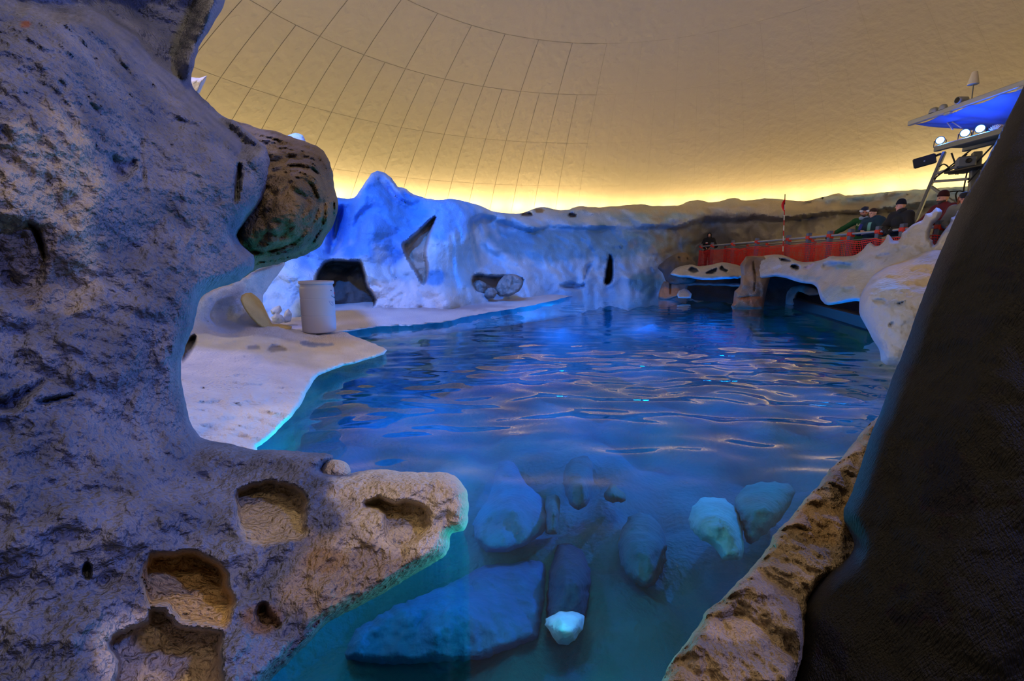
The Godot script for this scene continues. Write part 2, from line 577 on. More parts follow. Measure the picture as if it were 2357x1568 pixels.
func build_dome() -> void:
	M.membrane = mat(Color(0.80, 0.72, 0.60), 0.75, T.plaster, 3.0, 0.12)
	M.seam = mat(Color(0.66, 0.58, 0.46), 0.9)
	# the shell behind the panels, thick
	var b := Builder.new()
	var prof := []
	var top := DOME.y + DOME_R
	for i in 25:
		var y := lerpf(-3.0, top + 0.05, sin(PI / 2.0 * i / 24.0))
		prof.append(Vector2(sqrt(maxf(pow(DOME_R + 0.02, 2) - pow(y - DOME.y, 2), 0.0)), y))
	for i in 25:
		var y := lerpf(top + 0.35, -3.0, 1.0 - cos(PI / 2.0 * i / 24.0))
		prof.append(Vector2(sqrt(maxf(pow(DOME_R + 0.35, 2) - pow(y - DOME.y, 2), 0.0)), y))
	b.lathe(prof, 96, Vector3(DOME.x, 0, DOME.z))
	var shell := struct(put("ceiling", b.done(), M.seam))
	# its panels, sewn along seams; every second seam ends at the top ring
	var rings := [1.4, 5.68, 7.34, 8.72, 9.72]
	var stepa := deg_to_rad(4.1497)
	var first := deg_to_rad(-69.02)
	for ri in 4:
		var wide := 2 if ri == 3 else 1
		var k := -9
		while k < 41:
			var y0: float = rings[ri]; var y1: float = rings[ri + 1]
			var p := PackedVector3Array(); var idx := PackedInt32Array()
			var g := 0.008 if k < 17 else 0.0015     # the seams lie flush on the right
			for j in 5:
				var y := lerpf(y0, y1, j / 4.0)
				y += g * 0.45 if j == 0 else (-g * 0.45 if j == 4 else 0.0)
				var r := sqrt(DOME_R * DOME_R - pow(y - DOME.y, 2))
				for i in 5:
					var a0 := first + k * stepa + g / r
					var a1 := first + (k + wide) * stepa - g / r
					p.append(dome_point(lerpf(a0, a1, i / 4.0), y))
			for j in 4:
				for i in 4:
					var a := j * 5 + i
					for q in [a, a + 5, a + 6, a, a + 6, a + 1]: idx.append(q)
			put("panel", smooth_mesh(p, idx, PackedColorArray()), M.membrane, shell)
			k += wide
	# the rest of the lining, out of the picture and overhead
	var p2 := PackedVector3Array(); var i2 := PackedInt32Array()
	for j in 13:
		for i in 65:
			var y := lerpf(9.72, top - 0.001, sin(PI / 2.0 * j / 12.0))
			p2.append(dome_point(TAU * i / 64.0, y))
	for j in 12:
		for i in 64:
			var a := j * 65 + i
			for q in [a, a + 65, a + 66, a, a + 66, a + 1]: i2.append(q)
	put("crown_lining", smooth_mesh(p2, i2, PackedColorArray()), M.membrane, shell)
	var p3 := PackedVector3Array(); var i3 := PackedInt32Array()
	var s0 := first + 41 * stepa
	var s1 := first - 9 * stepa + TAU
	for j in 9:
		for i in 33:
			p3.append(dome_point(lerpf(s0, s1, i / 32.0), lerpf(1.4, 9.72, j / 8.0)))
	for j in 8:
		for i in 32:
			var a := j * 33 + i
			for q in [a, a + 33, a + 34, a, a + 34, a + 1]: i3.append(q)
	put("rear_lining", smooth_mesh(p3, i3, PackedColorArray()), M.membrane, shell)
	# the ground under everything
	var gb := Builder.new()
	gb.lathe([Vector2(0, -3.3), Vector2(23.5, -3.3), Vector2(23.5, -3.0), Vector2(0, -3.0)], 64, Vector3(DOME.x, 0, DOME.z))
	struct(put("ground", gb.done(), mat(Color(0.16, 0.16, 0.17), 0.9)))
	# the strip of lamps behind the crest
	var lb := Builder.new()
	var path := []
	for k in 61:
		var a := deg_to_rad(-118.0 + 236.0 * k / 60.0)
		path.append(dome_point(a, 3.95) - Vector3(sin(a), 0, -cos(a)) * 0.8)
	lb.tube(path, 0.05, 8)
	M.strip_light = glow(Color(1.0, 0.84, 0.55), 2.0)
	var strip := put("cove_light_strip", lb.done(), M.strip_light)
	struct(strip)

# ---------------------------------------------------------------- water and basin
func build_water() -> void:
	M.water = StandardMaterial3D.new()
	M.water.albedo_color = Color(0.0, 0.22, 0.40, 0.09)
	M.water.transparency = BaseMaterial3D.TRANSPARENCY_ALPHA
	M.water.roughness = 0.0
	M.water.metallic_specular = 0.43
	var v := PackedVector3Array(); var idx := PackedInt32Array()
	var nx := 365; var nzz := 330
	var wn := FastNoiseLite.new()
	wn.seed = 4; wn.noise_type = FastNoiseLite.TYPE_SIMPLEX_SMOOTH; wn.fractal_octaves = 1; wn.fractal_type = FastNoiseLite.FRACTAL_FBM; wn.frequency = 1.0
	for j in nzz:
		for i in nx:
			var z := 1.2 - j * 0.05 if j < 170 else 1.2 - 170 * 0.05 - (j - 170) * 0.1
			var x := -8.5 + i * 0.062
			var c := Vector2(x - 2.2, z + 5.0) / Vector2(4.0, 2.9)
			var live := 0.45 + 2.0 * exp(-c.length_squared())
			var h := 0.010 * wn.get_noise_2d(x * 0.7, z * 1.5) + 0.0045 * wn.get_noise_2d(x * 1.9 + 40.0, z * 3.6)
			v.append(Vector3(x, h * live, z))
	for j in nzz - 1:
		for i in nx - 1:
			var a := j * nx + i
			for q in [a, a + nx, a + nx + 1, a, a + nx + 1, a + 1]: idx.append(q)
	var w := put("pool_water", smooth_mesh(v, idx, PackedColorArray()), M.water)
	w.set_meta("kind", "stuff")
	tag(w, "clear blue pool water with ripples mirroring the tan dome", "water")
	# the basin
	var bv := PackedVector3Array(); var bi := PackedInt32Array(); var bc := PackedColorArray()
	nx = 170; nzz = 176
	for j in nzz:
		for i in nx:
			var x := -9.0 + i * 0.15; var z := 2.0 - j * 0.15
			var h := -1.9 + 1.1 * smoothstep(-14.0, -20.0, z) + 0.35 * nz.get_noise_2d(x * 0.35, z * 0.35) + 0.10 * nridge.get_noise_2d(x * 0.5, z * 0.5) - 0.32 * nscallop.get_noise_2d(x * 0.9, z * 0.9) + 0.03 * nfine.get_noise_2d(x * 3.0, z * 3.0)
			bv.append(Vector3(x, h, z))
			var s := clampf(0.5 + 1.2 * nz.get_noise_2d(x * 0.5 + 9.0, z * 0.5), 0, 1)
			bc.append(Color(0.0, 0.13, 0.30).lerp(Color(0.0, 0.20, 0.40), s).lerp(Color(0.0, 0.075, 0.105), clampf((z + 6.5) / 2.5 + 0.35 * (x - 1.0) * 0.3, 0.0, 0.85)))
	for j in nzz - 1:
		for i in nx - 1:
			var a := j * nx + i
			for q in [a, a + nx, a + nx + 1, a, a + nx + 1, a + 1]: bi.append(q)
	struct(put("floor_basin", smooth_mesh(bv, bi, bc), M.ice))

# ---------------------------------------------------------------- the rocks
func build_rocks() -> void:
	# 1. the big dark cliff at the left, its overhang, outcrop and ledge
	var t := thing("rock_cliff", pt(300, 1000, 1.9) * Vector3(1, 0, 1))
	tag(t, "huge rough blue-grey artificial rock cliff filling the left side, with hollowed ledge below", "rock")
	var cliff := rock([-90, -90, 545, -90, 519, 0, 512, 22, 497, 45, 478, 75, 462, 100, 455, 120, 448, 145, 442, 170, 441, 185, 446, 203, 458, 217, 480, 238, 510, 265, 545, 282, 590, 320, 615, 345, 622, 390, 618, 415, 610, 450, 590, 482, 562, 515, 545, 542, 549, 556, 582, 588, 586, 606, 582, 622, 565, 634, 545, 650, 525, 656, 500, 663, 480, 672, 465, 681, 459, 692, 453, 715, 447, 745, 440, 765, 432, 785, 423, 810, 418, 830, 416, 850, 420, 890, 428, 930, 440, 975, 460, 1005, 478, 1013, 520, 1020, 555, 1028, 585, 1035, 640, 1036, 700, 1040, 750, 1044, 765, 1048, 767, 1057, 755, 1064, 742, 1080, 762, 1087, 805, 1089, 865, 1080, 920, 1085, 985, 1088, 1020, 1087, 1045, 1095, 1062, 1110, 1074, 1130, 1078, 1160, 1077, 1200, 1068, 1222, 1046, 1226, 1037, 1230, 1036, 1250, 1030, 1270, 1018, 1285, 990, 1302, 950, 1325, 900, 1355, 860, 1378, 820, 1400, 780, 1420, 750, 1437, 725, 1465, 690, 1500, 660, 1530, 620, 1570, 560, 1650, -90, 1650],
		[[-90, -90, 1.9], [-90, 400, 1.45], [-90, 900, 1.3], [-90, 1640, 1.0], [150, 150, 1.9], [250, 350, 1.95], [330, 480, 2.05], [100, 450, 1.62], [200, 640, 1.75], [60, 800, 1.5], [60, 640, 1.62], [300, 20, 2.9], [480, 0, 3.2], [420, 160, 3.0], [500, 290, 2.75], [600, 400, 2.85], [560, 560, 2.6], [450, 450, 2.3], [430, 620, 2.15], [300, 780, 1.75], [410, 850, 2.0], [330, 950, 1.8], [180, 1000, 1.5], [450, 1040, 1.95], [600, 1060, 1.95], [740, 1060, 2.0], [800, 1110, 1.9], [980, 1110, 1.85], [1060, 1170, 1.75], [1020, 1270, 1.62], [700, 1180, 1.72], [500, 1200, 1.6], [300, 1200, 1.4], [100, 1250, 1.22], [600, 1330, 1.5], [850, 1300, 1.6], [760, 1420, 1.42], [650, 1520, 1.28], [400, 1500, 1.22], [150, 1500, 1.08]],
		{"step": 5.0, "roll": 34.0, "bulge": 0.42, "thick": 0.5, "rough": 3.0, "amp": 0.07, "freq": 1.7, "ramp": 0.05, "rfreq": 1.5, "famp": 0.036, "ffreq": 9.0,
		"ca": lin(120, 126, 146), "cb": lin(84, 92, 114),
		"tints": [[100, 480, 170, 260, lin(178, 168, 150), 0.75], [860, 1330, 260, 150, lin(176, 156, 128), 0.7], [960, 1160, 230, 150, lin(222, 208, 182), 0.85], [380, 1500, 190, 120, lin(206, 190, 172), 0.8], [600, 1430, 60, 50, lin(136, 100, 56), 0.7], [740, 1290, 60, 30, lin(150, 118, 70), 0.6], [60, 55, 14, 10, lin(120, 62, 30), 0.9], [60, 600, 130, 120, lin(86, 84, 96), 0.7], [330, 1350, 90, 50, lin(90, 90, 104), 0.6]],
		"carves": [
			[[-90, -60, 20, 28, 60, 35, 120, 55, 200, 62, 270, 95, 300, 120, 345, 170, 400, 225, 450, 270, 520, 340, 560, 375, 620, 330, 500, 220, 440, 150, 530, -90, -90, -90], 0.55, 46.0, 6.0],
			[[541, 395, 548, 372, 560, 386, 556, 420, 552, 455, 541, 472, 537, 450], 0.22, 9.0],
			[[540, 1132, 552, 1122, 575, 1115, 610, 1104, 650, 1107, 690, 1120, 706, 1136, 710, 1170, 708, 1200, 712, 1232, 690, 1246, 640, 1256, 596, 1262, 560, 1246, 545, 1212, 539, 1170], 0.24, 16.0, 5.0, 0.95, lin(176, 162, 140)],
			[[834, 1160, 838, 1150, 858, 1146, 872, 1138, 882, 1142, 905, 1152, 935, 1148, 965, 1155, 985, 1165, 992, 1185, 990, 1218, 962, 1250, 922, 1264, 895, 1250, 880, 1222, 878, 1192, 866, 1178, 838, 1172], 0.20, 16.0, 5.0, 0.6, lin(206, 190, 158)],
			[[330, 1292, 345, 1272, 400, 1267, 440, 1264, 490, 1284, 515, 1300, 530, 1322, 528, 1345, 545, 1382, 536, 1420, 520, 1462, 500, 1450, 420, 1440, 378, 1398, 344, 1402, 330, 1380, 318, 1332], 0.30, 22.0, 6.0, 1.0, lin(206, 176, 128)],
			[[345, 1400, 336, 1426, 290, 1445, 260, 1460, 244, 1490, 266, 1532, 240, 1650, 520, 1650, 512, 1500, 515, 1470, 500, 1448, 420, 1438, 380, 1400], 0.16, 14.0, 6.0, 0.0, lin(206, 188, 168)],
			[[60, 510, 85, 520, 105, 560, 106, 612, 92, 590, 75, 545], 0.10, 12.0],
			[[-90, 505, 60, 500, 110, 540, 130, 600, 120, 660, 60, 690, -90, 720], 0.05, 40.0, 9.0],
			[[80, 925, 120, 912, 180, 905, 160, 920, 90, 935], 0.06, 9.0],
			[[-90, 955, 30, 960, 70, 925, 110, 880, 90, 870, 0, 905, -90, 920], 0.05, 26.0, 5.0],
			[[190, 1300, 200, 1290, 212, 1305, 210, 1332, 196, 1336, 188, 1322], 0.10, 7.0],
			[[250, 930, 258, 938, 256, 960, 250, 975, 253, 950], 0.05, 4.0],
			[[318, 290, 332, 320, 336, 400, 345, 470, 330, 440, 322, 370], 0.035, 10.0],
			[[255, 350, 285, 362, 310, 360, 320, 385, 290, 420, 250, 420, 240, 390], 0.04, 16.0, 4.0],
			[[585, 1400, 610, 1385, 630, 1410, 650, 1440, 630, 1450, 595, 1445], 0.10, 12.0, 6.0]]})
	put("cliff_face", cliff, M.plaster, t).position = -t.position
	var boulder := rock([520, 290, 560, 284, 600, 297, 625, 300, 660, 312, 700, 325, 735, 341, 755, 365, 765, 395, 770, 430, 778, 460, 776, 490, 766, 520, 750, 545, 735, 568, 715, 581, 690, 592, 650, 605, 620, 613, 592, 620, 540, 640, 480, 560, 470, 420],
		[[540, 320, 3.3], [640, 330, 3.55], [720, 370, 3.45], [740, 460, 3.2], [680, 440, 3.0], [600, 420, 3.1], [560, 540, 2.95], [640, 540, 2.95], [620, 600, 3.05], [720, 540, 3.15], [500, 500, 3.1]],
		{"step": 4.0, "roll": 60.0, "bulge": 0.7, "thick": 0.8, "rough": 3.5, "amp": 0.10, "freq": 1.5, "ramp": 0.12, "rfreq": 2.6, "famp": 0.05, "ffreq": 6.0, "ca": lin(122, 104, 72), "cb": lin(84, 72, 54), "tints": [[560, 330, 90, 50, lin(150, 142, 136), 0.8]]})
	put("rounded_outcrop", boulder, M.plaster, t).position = -t.position
	var knob := rock([738, 1075, 750, 1062, 768, 1058, 790, 1062, 803, 1072, 808, 1085, 806, 1100, 740, 1104], [[740, 1060, 2.25], [808, 1070, 2.25], [770, 1100, 2.15], [770, 1080, 2.1]],
		{"step": 3.0, "roll": 14.0, "bulge": 0.1, "thick": 0.2, "amp": 0.01, "ca": lin(206, 196, 180), "cb": lin(186, 172, 152)})
	put("pale_knob", knob, M.plaster, t).position = -t.position

	# 2. the white shore ledge with the barrel
	var sh := 0.26
	var o := [180, 560, 400, 620, 440, 690, 470, 672, 520, 655, 590, 622, 640, 605, 656, 604, 648, 622, 622, 654, 604, 690, 612, 715, 626, 738, 660, 752, 700, 762, 790, 764, 806, 770, 830, 780, 870, 795, 891, 806, 884, 816, 850, 826, 800, 841, 755, 856, 728, 870, 714, 890, 702, 915, 682, 946, 652, 978, 622, 1008, 592, 1030, 560, 1060, 180, 1090]
	var c := []
	for p in [[430, 1040, 0.34], [560, 1000, 0.27], [450, 900, 0.36], [600, 950, 0.26], [500, 840, 0.38], [640, 900, 0.25], [620, 830, 0.30], [720, 830, 0.22], [780, 800, 0.20], [870, 806, 0.14], [730, 770, 0.27], [660, 775, 0.34], [570, 780, 0.45]]:
		c.append([p[0], p[1], ahead(p[0], p[1], p[2])])
	c += [[430, 780, 5.6], [470, 690, 6.3], [540, 660, 7.0], [640, 612, 8.0], [600, 690, 7.9], [540, 740, 7.2], [400, 660, 5.8]]
	var shore := rock(o, c, {"step": 4.0, "roll": 13.0, "bulge": 0.22, "thick": 0.5, "rough": 4.0, "amp": 0.06, "freq": 1.2, "ramp": 0.06, "rfreq": 1.3, "famp": 0.07, "ffreq": 5.0, "ca": lin(218, 212, 205), "cb": lin(200, 196, 194), "tints": [[520, 730, 60, 60, lin(150, 176, 214), 0.6], [760, 790, 80, 20, lin(212, 190, 150), 0.6], [690, 800, 140, 18, lin(206, 190, 160), 0.5]],
		"carves": [[[565, 797, 575, 793, 600, 795, 602, 803, 580, 808, 568, 806], 0.10, 6.0, 2.5, 0.5, lin(150, 150, 160)], [[612, 803, 622, 795, 640, 792, 660, 800, 664, 808, 640, 812, 618, 810], 0.12, 6.0, 3.0, 0.5, lin(150, 140, 130)], [[688, 790, 700, 782, 730, 788, 768, 788, 772, 796, 740, 800, 705, 800], 0.12, 6.0, 3.0, 0.5, lin(130, 140, 165)], [[418, 800, 440, 770, 455, 775, 450, 800, 430, 830, 418, 838], 0.3, 9.0, 1.0, 0.0, lin(126, 126, 134)]]})
	tag(put("snow_ledge", shore, M.shore), "broad white rock ledge sloping to the water behind the dark cliff, under the barrel", "rock")

	# 3. the tan slab seat beside the barrel
	var slab := rock([553, 690, 556, 680, 565, 675, 578, 674, 590, 682, 605, 700, 620, 735, 626, 745, 645, 746, 673, 752, 668, 760, 640, 760, 615, 758, 600, 752, 580, 735, 562, 710],
		[[560, 690, 6.7], [585, 690, 6.95], [600, 740, 6.75], [620, 752, 7.0], [668, 756, 7.25]], {"step": 2.5, "roll": 6.0, "bulge": 0.06, "thick": 0.15, "rough": 1.0, "amp": 0.02, "freq": 2.0, "ca": lin(206, 180, 116), "cb": lin(190, 164, 104)})
	tag(put("stone_slab", slab, M.shore), "smooth tan stone slab leaning on the white ledge left of the barrel", "stone")

	# 4. the ice cliff round the far side
	var crest := [330, 500, 560, 470, 700, 440, 778, 455, 800, 458, 815, 455, 827, 440, 841, 419, 855, 400, 868, 393, 880, 395, 895, 404, 906, 416, 916, 430, 935, 435, 950, 446, 975, 455, 1010, 460, 1040, 458, 1075, 465, 1110, 475, 1130, 485, 1160, 490, 1195, 492, 1215, 486, 1235, 478, 1260, 478, 1290, 484, 1310, 482, 1330, 475, 1380, 477, 1440, 473, 1475, 470, 1500, 474, 1560, 473, 1580, 465, 1605, 460, 1640, 466, 1690, 455, 1715, 462, 1760, 457, 1800, 459, 1850, 463, 1890, 455, 1930, 445, 1946, 450, 2000, 446, 2060, 440, 2120, 436, 2200, 430, 2330, 420, 2420, 420, 2420, 760, 1500, 740, 1300, 730, 1100, 760, 900, 780, 330, 800]
	var d := [[340, 500, 10.2], [340, 740, 9.8], [560, 500, 11.0], [560, 740, 10.6], [700, 460, 12.2], [690, 600, 11.3], [640, 660, 10.9], [800, 470, 13.6], [775, 540, 13.4], [868, 400, 13.3], [845, 530, 12.0], [830, 590, 12.1], [880, 580, 12.5], [845, 450, 12.6], [890, 640, 12.5], [900, 700, 11.9], [940, 430, 13.9], [900, 470, 13.2], [960, 500, 13.5], [960, 700, 12.4], [930, 620, 12.6], [1030, 500, 13.6], [1030, 690, 12.6], [1015, 580, 12.8], [1050, 560, 13.2], [1085, 570, 15.2], [1110, 480, 16.0], [1110, 660, 14.8], [1160, 570, 16.8], [1220, 490, 19.5], [1225, 522, 17.9], [1200, 650, 16.6], [1300, 484, 20.6], [1300, 516, 19.0], [1310, 660, 18.6], [1400, 516, 20.0], [1400, 474, 21.3], [1400, 672, 20.2], [1500, 516, 20.6], [1500, 475, 21.8], [1480, 680, 20.6], [1600, 465, 21.9], [1600, 505, 21.0], [1600, 660, 22.6], [1632, 560, 23.4], [1632, 610, 23.4], [1700, 460, 21.4], [1700, 490, 20.6], [1750, 640, 21.8], [1850, 465, 20.2], [1850, 500, 19.4], [1850, 620, 20.2], [2000, 447, 19.4], [2000, 490, 18.4], [2000, 600, 18.2], [2150, 440, 17.2], [2200, 600, 16.0], [2400, 425, 15.0], [2400, 640, 14.4]]
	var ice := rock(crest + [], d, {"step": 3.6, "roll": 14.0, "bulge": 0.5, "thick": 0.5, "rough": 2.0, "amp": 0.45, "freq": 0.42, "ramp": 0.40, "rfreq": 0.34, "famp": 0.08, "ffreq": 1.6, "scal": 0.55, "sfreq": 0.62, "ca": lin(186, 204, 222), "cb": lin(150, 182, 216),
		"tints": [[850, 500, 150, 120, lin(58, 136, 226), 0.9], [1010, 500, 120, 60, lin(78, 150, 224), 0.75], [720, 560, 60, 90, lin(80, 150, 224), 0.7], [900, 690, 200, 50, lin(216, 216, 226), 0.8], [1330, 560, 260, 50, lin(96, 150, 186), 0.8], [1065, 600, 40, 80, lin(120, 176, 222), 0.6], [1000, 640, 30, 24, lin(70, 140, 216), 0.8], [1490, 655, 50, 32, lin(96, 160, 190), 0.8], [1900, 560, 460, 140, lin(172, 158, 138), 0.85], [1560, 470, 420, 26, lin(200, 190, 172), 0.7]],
		"carves": [
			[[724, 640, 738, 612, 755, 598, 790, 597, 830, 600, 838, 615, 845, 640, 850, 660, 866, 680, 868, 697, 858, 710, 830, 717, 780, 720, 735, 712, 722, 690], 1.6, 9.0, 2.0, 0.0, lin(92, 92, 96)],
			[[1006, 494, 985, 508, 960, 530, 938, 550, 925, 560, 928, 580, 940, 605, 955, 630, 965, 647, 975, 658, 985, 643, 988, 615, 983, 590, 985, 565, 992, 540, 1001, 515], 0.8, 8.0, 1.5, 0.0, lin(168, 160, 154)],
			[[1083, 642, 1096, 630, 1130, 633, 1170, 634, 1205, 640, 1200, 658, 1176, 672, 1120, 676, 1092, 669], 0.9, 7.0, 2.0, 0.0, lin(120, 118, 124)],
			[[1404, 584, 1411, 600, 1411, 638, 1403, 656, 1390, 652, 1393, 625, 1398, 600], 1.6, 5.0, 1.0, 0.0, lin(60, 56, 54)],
			[[1110, 489, 1150, 501, 1200, 516, 1225, 524, 1250, 518, 1290, 515, 1340, 519, 1420, 519, 1500, 516, 1530, 514, 1560, 516, 1600, 504, 1645, 498, 1690, 500, 1740, 493, 1800, 500, 1900, 486, 2000, 482, 2140, 462, 2420, 440, 2420, 640, 1600, 660, 1420, 640, 1330, 640, 1260, 630, 1100, 620, 1075, 520], 1.5, 14.0, 3.0, 1.0],
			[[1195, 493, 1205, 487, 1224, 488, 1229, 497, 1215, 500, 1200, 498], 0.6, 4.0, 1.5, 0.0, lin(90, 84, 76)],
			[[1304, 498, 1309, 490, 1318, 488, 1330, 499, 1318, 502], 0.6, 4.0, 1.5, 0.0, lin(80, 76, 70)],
			[[1228, 480, 1245, 478, 1256, 484, 1250, 491, 1232, 490], 0.3, 4.0, 1.5, 0.0, lin(150, 136, 110)],
			[[760, 490, 790, 470, 800, 500, 790, 560, 770, 600, 745, 590, 750, 540], 1.0, 22.0, 3.0],
			[[890, 590, 900, 600, 905, 630, 925, 650, 905, 640, 893, 620], 0.4, 8.0, 2.0],
			[[862, 410, 880, 405, 905, 425, 930, 455, 960, 475, 940, 478, 900, 462, 880, 440], 0.5, 16.0, 2.0],
			[[1285, 655, 1310, 648, 1340, 650, 1345, 612, 1372, 600, 1350, 640, 1345, 664, 1300, 668], 0.7, 8.0, 2.0],
			[[1575, 560, 1605, 552, 1640, 545, 1620, 566, 1600, 590, 1575, 585], 0.5, 12.0, 2.0]]})
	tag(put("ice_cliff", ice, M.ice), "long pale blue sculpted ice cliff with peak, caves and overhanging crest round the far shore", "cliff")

	# the strip of beach at its foot
	c = []
	for p in [[640, 790, 0.12], [640, 700, 0.2], [860, 705, 0.22], [1000, 690, 0.22], [880, 752, 0.1], [1020, 742, 0.1], [1150, 716, 0.1], [1150, 668, 0.25], [1300, 655, 0.3], [1380, 650, 0.3], [1330, 676, 0.1], [1240, 700, 0.1]]:
		c.append([p[0], p[1], ahead(p[0], p[1], p[2])])
	var beach := rock([620, 690, 860, 690, 1000, 676, 1090, 660, 1150, 650, 1200, 640, 1300, 644, 1390, 648, 1380, 664, 1332, 677, 1290, 688, 1230, 702, 1150, 716, 1080, 728, 1020, 742, 950, 749, 880, 752, 800, 763, 740, 774, 620, 800], c,
		{"step": 4.0, "roll": 7.0, "bulge": 0.25, "thick": 0.6, "rough": 2.5, "amp": 0.16, "freq": 0.6, "famp": 0.06, "ffreq": 2.6, "ca": lin(214, 210, 212), "cb": lin(196, 194, 202), "tints": [[1010, 705, 180, 12, lin(150, 136, 140), 0.6]]})
	tag(put("snow_beach", beach, M.shore), "low white beach strip along the foot of the blue ice cliff", "beach")

	# 5. the rocks at the right
	var white := {"step": 3.0, "roll": 16.0, "bulge": 0.5, "thick": 0.9, "rough": 1.5, "amp": 0.14, "freq": 0.8, "ramp": 0.08, "rfreq": 0.8, "famp": 0.03, "ffreq": 4.0, "scal": 0.16, "sfreq": 1.1, "ca": lin(190, 186, 184), "cb": lin(166, 170, 182)}
	var a := rock([1543, 631, 1556, 616, 1566, 611, 1588, 609, 1612, 613, 1638, 609, 1660, 604, 1682, 606, 1704, 612, 1722, 616, 1722, 640, 1704, 641, 1664, 643, 1638, 645, 1612, 644, 1594, 641, 1560, 637],
		[[1545, 632, 17.2], [1600, 612, 17.6], [1620, 640, 16.6], [1700, 612, 17.2], [1700, 640, 16.4], [1650, 625, 16.6]], white.merged({"step": 2.0, "roll": 8.0, "tints": [[1640, 643, 100, 9, lin(120, 160, 200), 0.7]], "carves": [[[1582, 622, 1590, 614, 1604, 618, 1610, 624, 1598, 630], 0.4, 3.0, 0.5, 0.0, lin(110, 116, 130)], [[1622, 630, 1634, 622, 1652, 616, 1650, 626, 1640, 632], 0.4, 3.0, 0.5, 0.0, lin(110, 116, 130)], [[1655, 620, 1662, 610, 1668, 618, 1678, 622, 1672, 628], 0.4, 3.0, 0.5, 0.0, lin(100, 110, 126)]]}, true))
	tag(put("snow_bank", a, M.ice), "white snow-capped bank overhanging the pool left of the brown rock pillar", "rock")
	a = rock([1740, 600, 1752, 591, 1782, 586, 1812, 590, 1830, 598, 1847, 603, 1873, 602, 1888, 599, 1900, 596, 1910, 590, 1953, 590, 1979, 582, 1996, 562, 2003, 558, 2016, 567, 2025, 565, 2037, 553, 2042, 541, 2048, 541, 2056, 553, 2068, 554, 2074, 547, 2075, 538, 2089, 528, 2101, 516, 2124, 507, 2130, 492, 2143, 490, 2155, 477, 2169, 486, 2163, 501, 2149, 516, 2140, 535, 2140, 550, 2147, 553, 2147, 566, 2154, 562, 2170, 535, 2187, 513, 2189, 501, 2198, 497, 2215, 480, 2300, 470, 2300, 860, 2130, 860, 2000, 720, 1978, 694, 1930, 700, 1908, 703, 1899, 700, 1890, 690, 1884, 675, 1880, 662, 1872, 655, 1838, 650, 1820, 644, 1794, 637, 1772, 638, 1740, 640],
		[[1745, 600, 15.1], [1745, 638, 14.6], [1820, 595, 13.7], [1820, 640, 12.9], [1880, 605, 12.2], [1880, 650, 11.2], [1910, 596, 11.4], [1905, 690, 10.0], [1960, 595, 10.6], [1960, 690, 9.3], [2000, 575, 10.2], [2050, 550, 9.7], [2050, 640, 9.2], [2100, 520, 9.5], [2155, 480, 9.2], [2150, 600, 8.9], [2140, 700, 8.5], [2250, 480, 8.9], [2290, 850, 8.0]],
		white.merged({"roll": 10.0, "thick": 0.3, "bulge": 0.35, "tints": [[1950, 610, 50, 12, lin(110, 160, 206), 0.8], [1930, 680, 60, 24, lin(140, 174, 206), 0.7], [1990, 640, 50, 60, lin(180, 190, 206), 0.5], [1840, 640, 60, 8, lin(130, 166, 200), 0.6], [2080, 625, 70, 16, lin(198, 180, 150), 0.7]], "carves": [[[1888, 612, 1900, 602, 1915, 600, 1960, 606, 1958, 618, 1930, 616, 1918, 620, 1900, 622], 0.22, 9.0, 2.0], [[1818, 612, 1830, 608, 1842, 614, 1840, 622, 1826, 620], 0.4, 3.0, 0.5, 0.0, lin(110, 110, 120)], [[1790, 594, 1812, 596, 1826, 604, 1800, 602], 0.3, 3.0, 0.5, 0.0, lin(130, 130, 150)], [[1845, 618, 1870, 604, 1880, 604, 1860, 622], 0.2, 5.0, 0.5, 0.0, lin(190, 186, 226)], [[2010, 590, 2040, 580, 2060, 584, 2030, 600], 0.12, 9.0, 2.0], [[1940, 660, 1970, 660, 1960, 672, 1935, 670], 0.12, 6.0, 2.0]]}, true))
	tag(put("ice_outcrop", a, M.ice), "white sculpted ice outcrop rising to a jagged point in front of the visitors at right", "rock")
	a = rock([2037, 615, 2011, 633, 2001, 646, 1984, 673, 1978, 698, 1978, 719, 1984, 736, 1991, 747, 2003, 770, 2022, 803, 2026, 812, 2040, 840, 2150, 850, 2300, 800, 2300, 560, 2150, 575, 2080, 600],
		[[2037, 620, 8.8], [1990, 680, 8.3], [1985, 730, 8.1], [2060, 700, 7.5], [2030, 808, 7.3], [2100, 820, 7.0], [2120, 640, 7.9], [2080, 640, 8.1], [2250, 590, 7.9], [2280, 800, 6.8], [2150, 720, 7.2]],
		white.merged({"roll": 24.0, "amp": 0.10, "tints": [[2040, 740, 70, 110, lin(178, 188, 206), 0.7], [2100, 630, 90, 34, lin(200, 182, 152), 0.8], [2060, 700, 30, 10, lin(140, 160, 200), 0.6]], "carves": [[[2005, 690, 2035, 686, 2040, 700, 2010, 696], 0.12, 6.0, 1.0], [[2060, 700, 2090, 690, 2070, 704], 0.12, 4.0, 1.0], [[2044, 745, 2060, 740, 2050, 756], 0.08, 4.0, 1.0]]}, true))
	tag(put("ice_boulder", a, M.ice), "large rounded white ice boulder standing in the water beside the dark timber post", "rock")
	var brown := {"step": 2.5, "roll": 9.0, "bulge": 0.4, "thick": 0.8, "rough": 2.0, "amp": 0.16, "freq": 0.9, "ramp": 0.16, "rfreq": 0.7, "famp": 0.05, "ffreq": 3.5, "ca": lin(160, 136, 116), "cb": lin(126, 106, 92)}
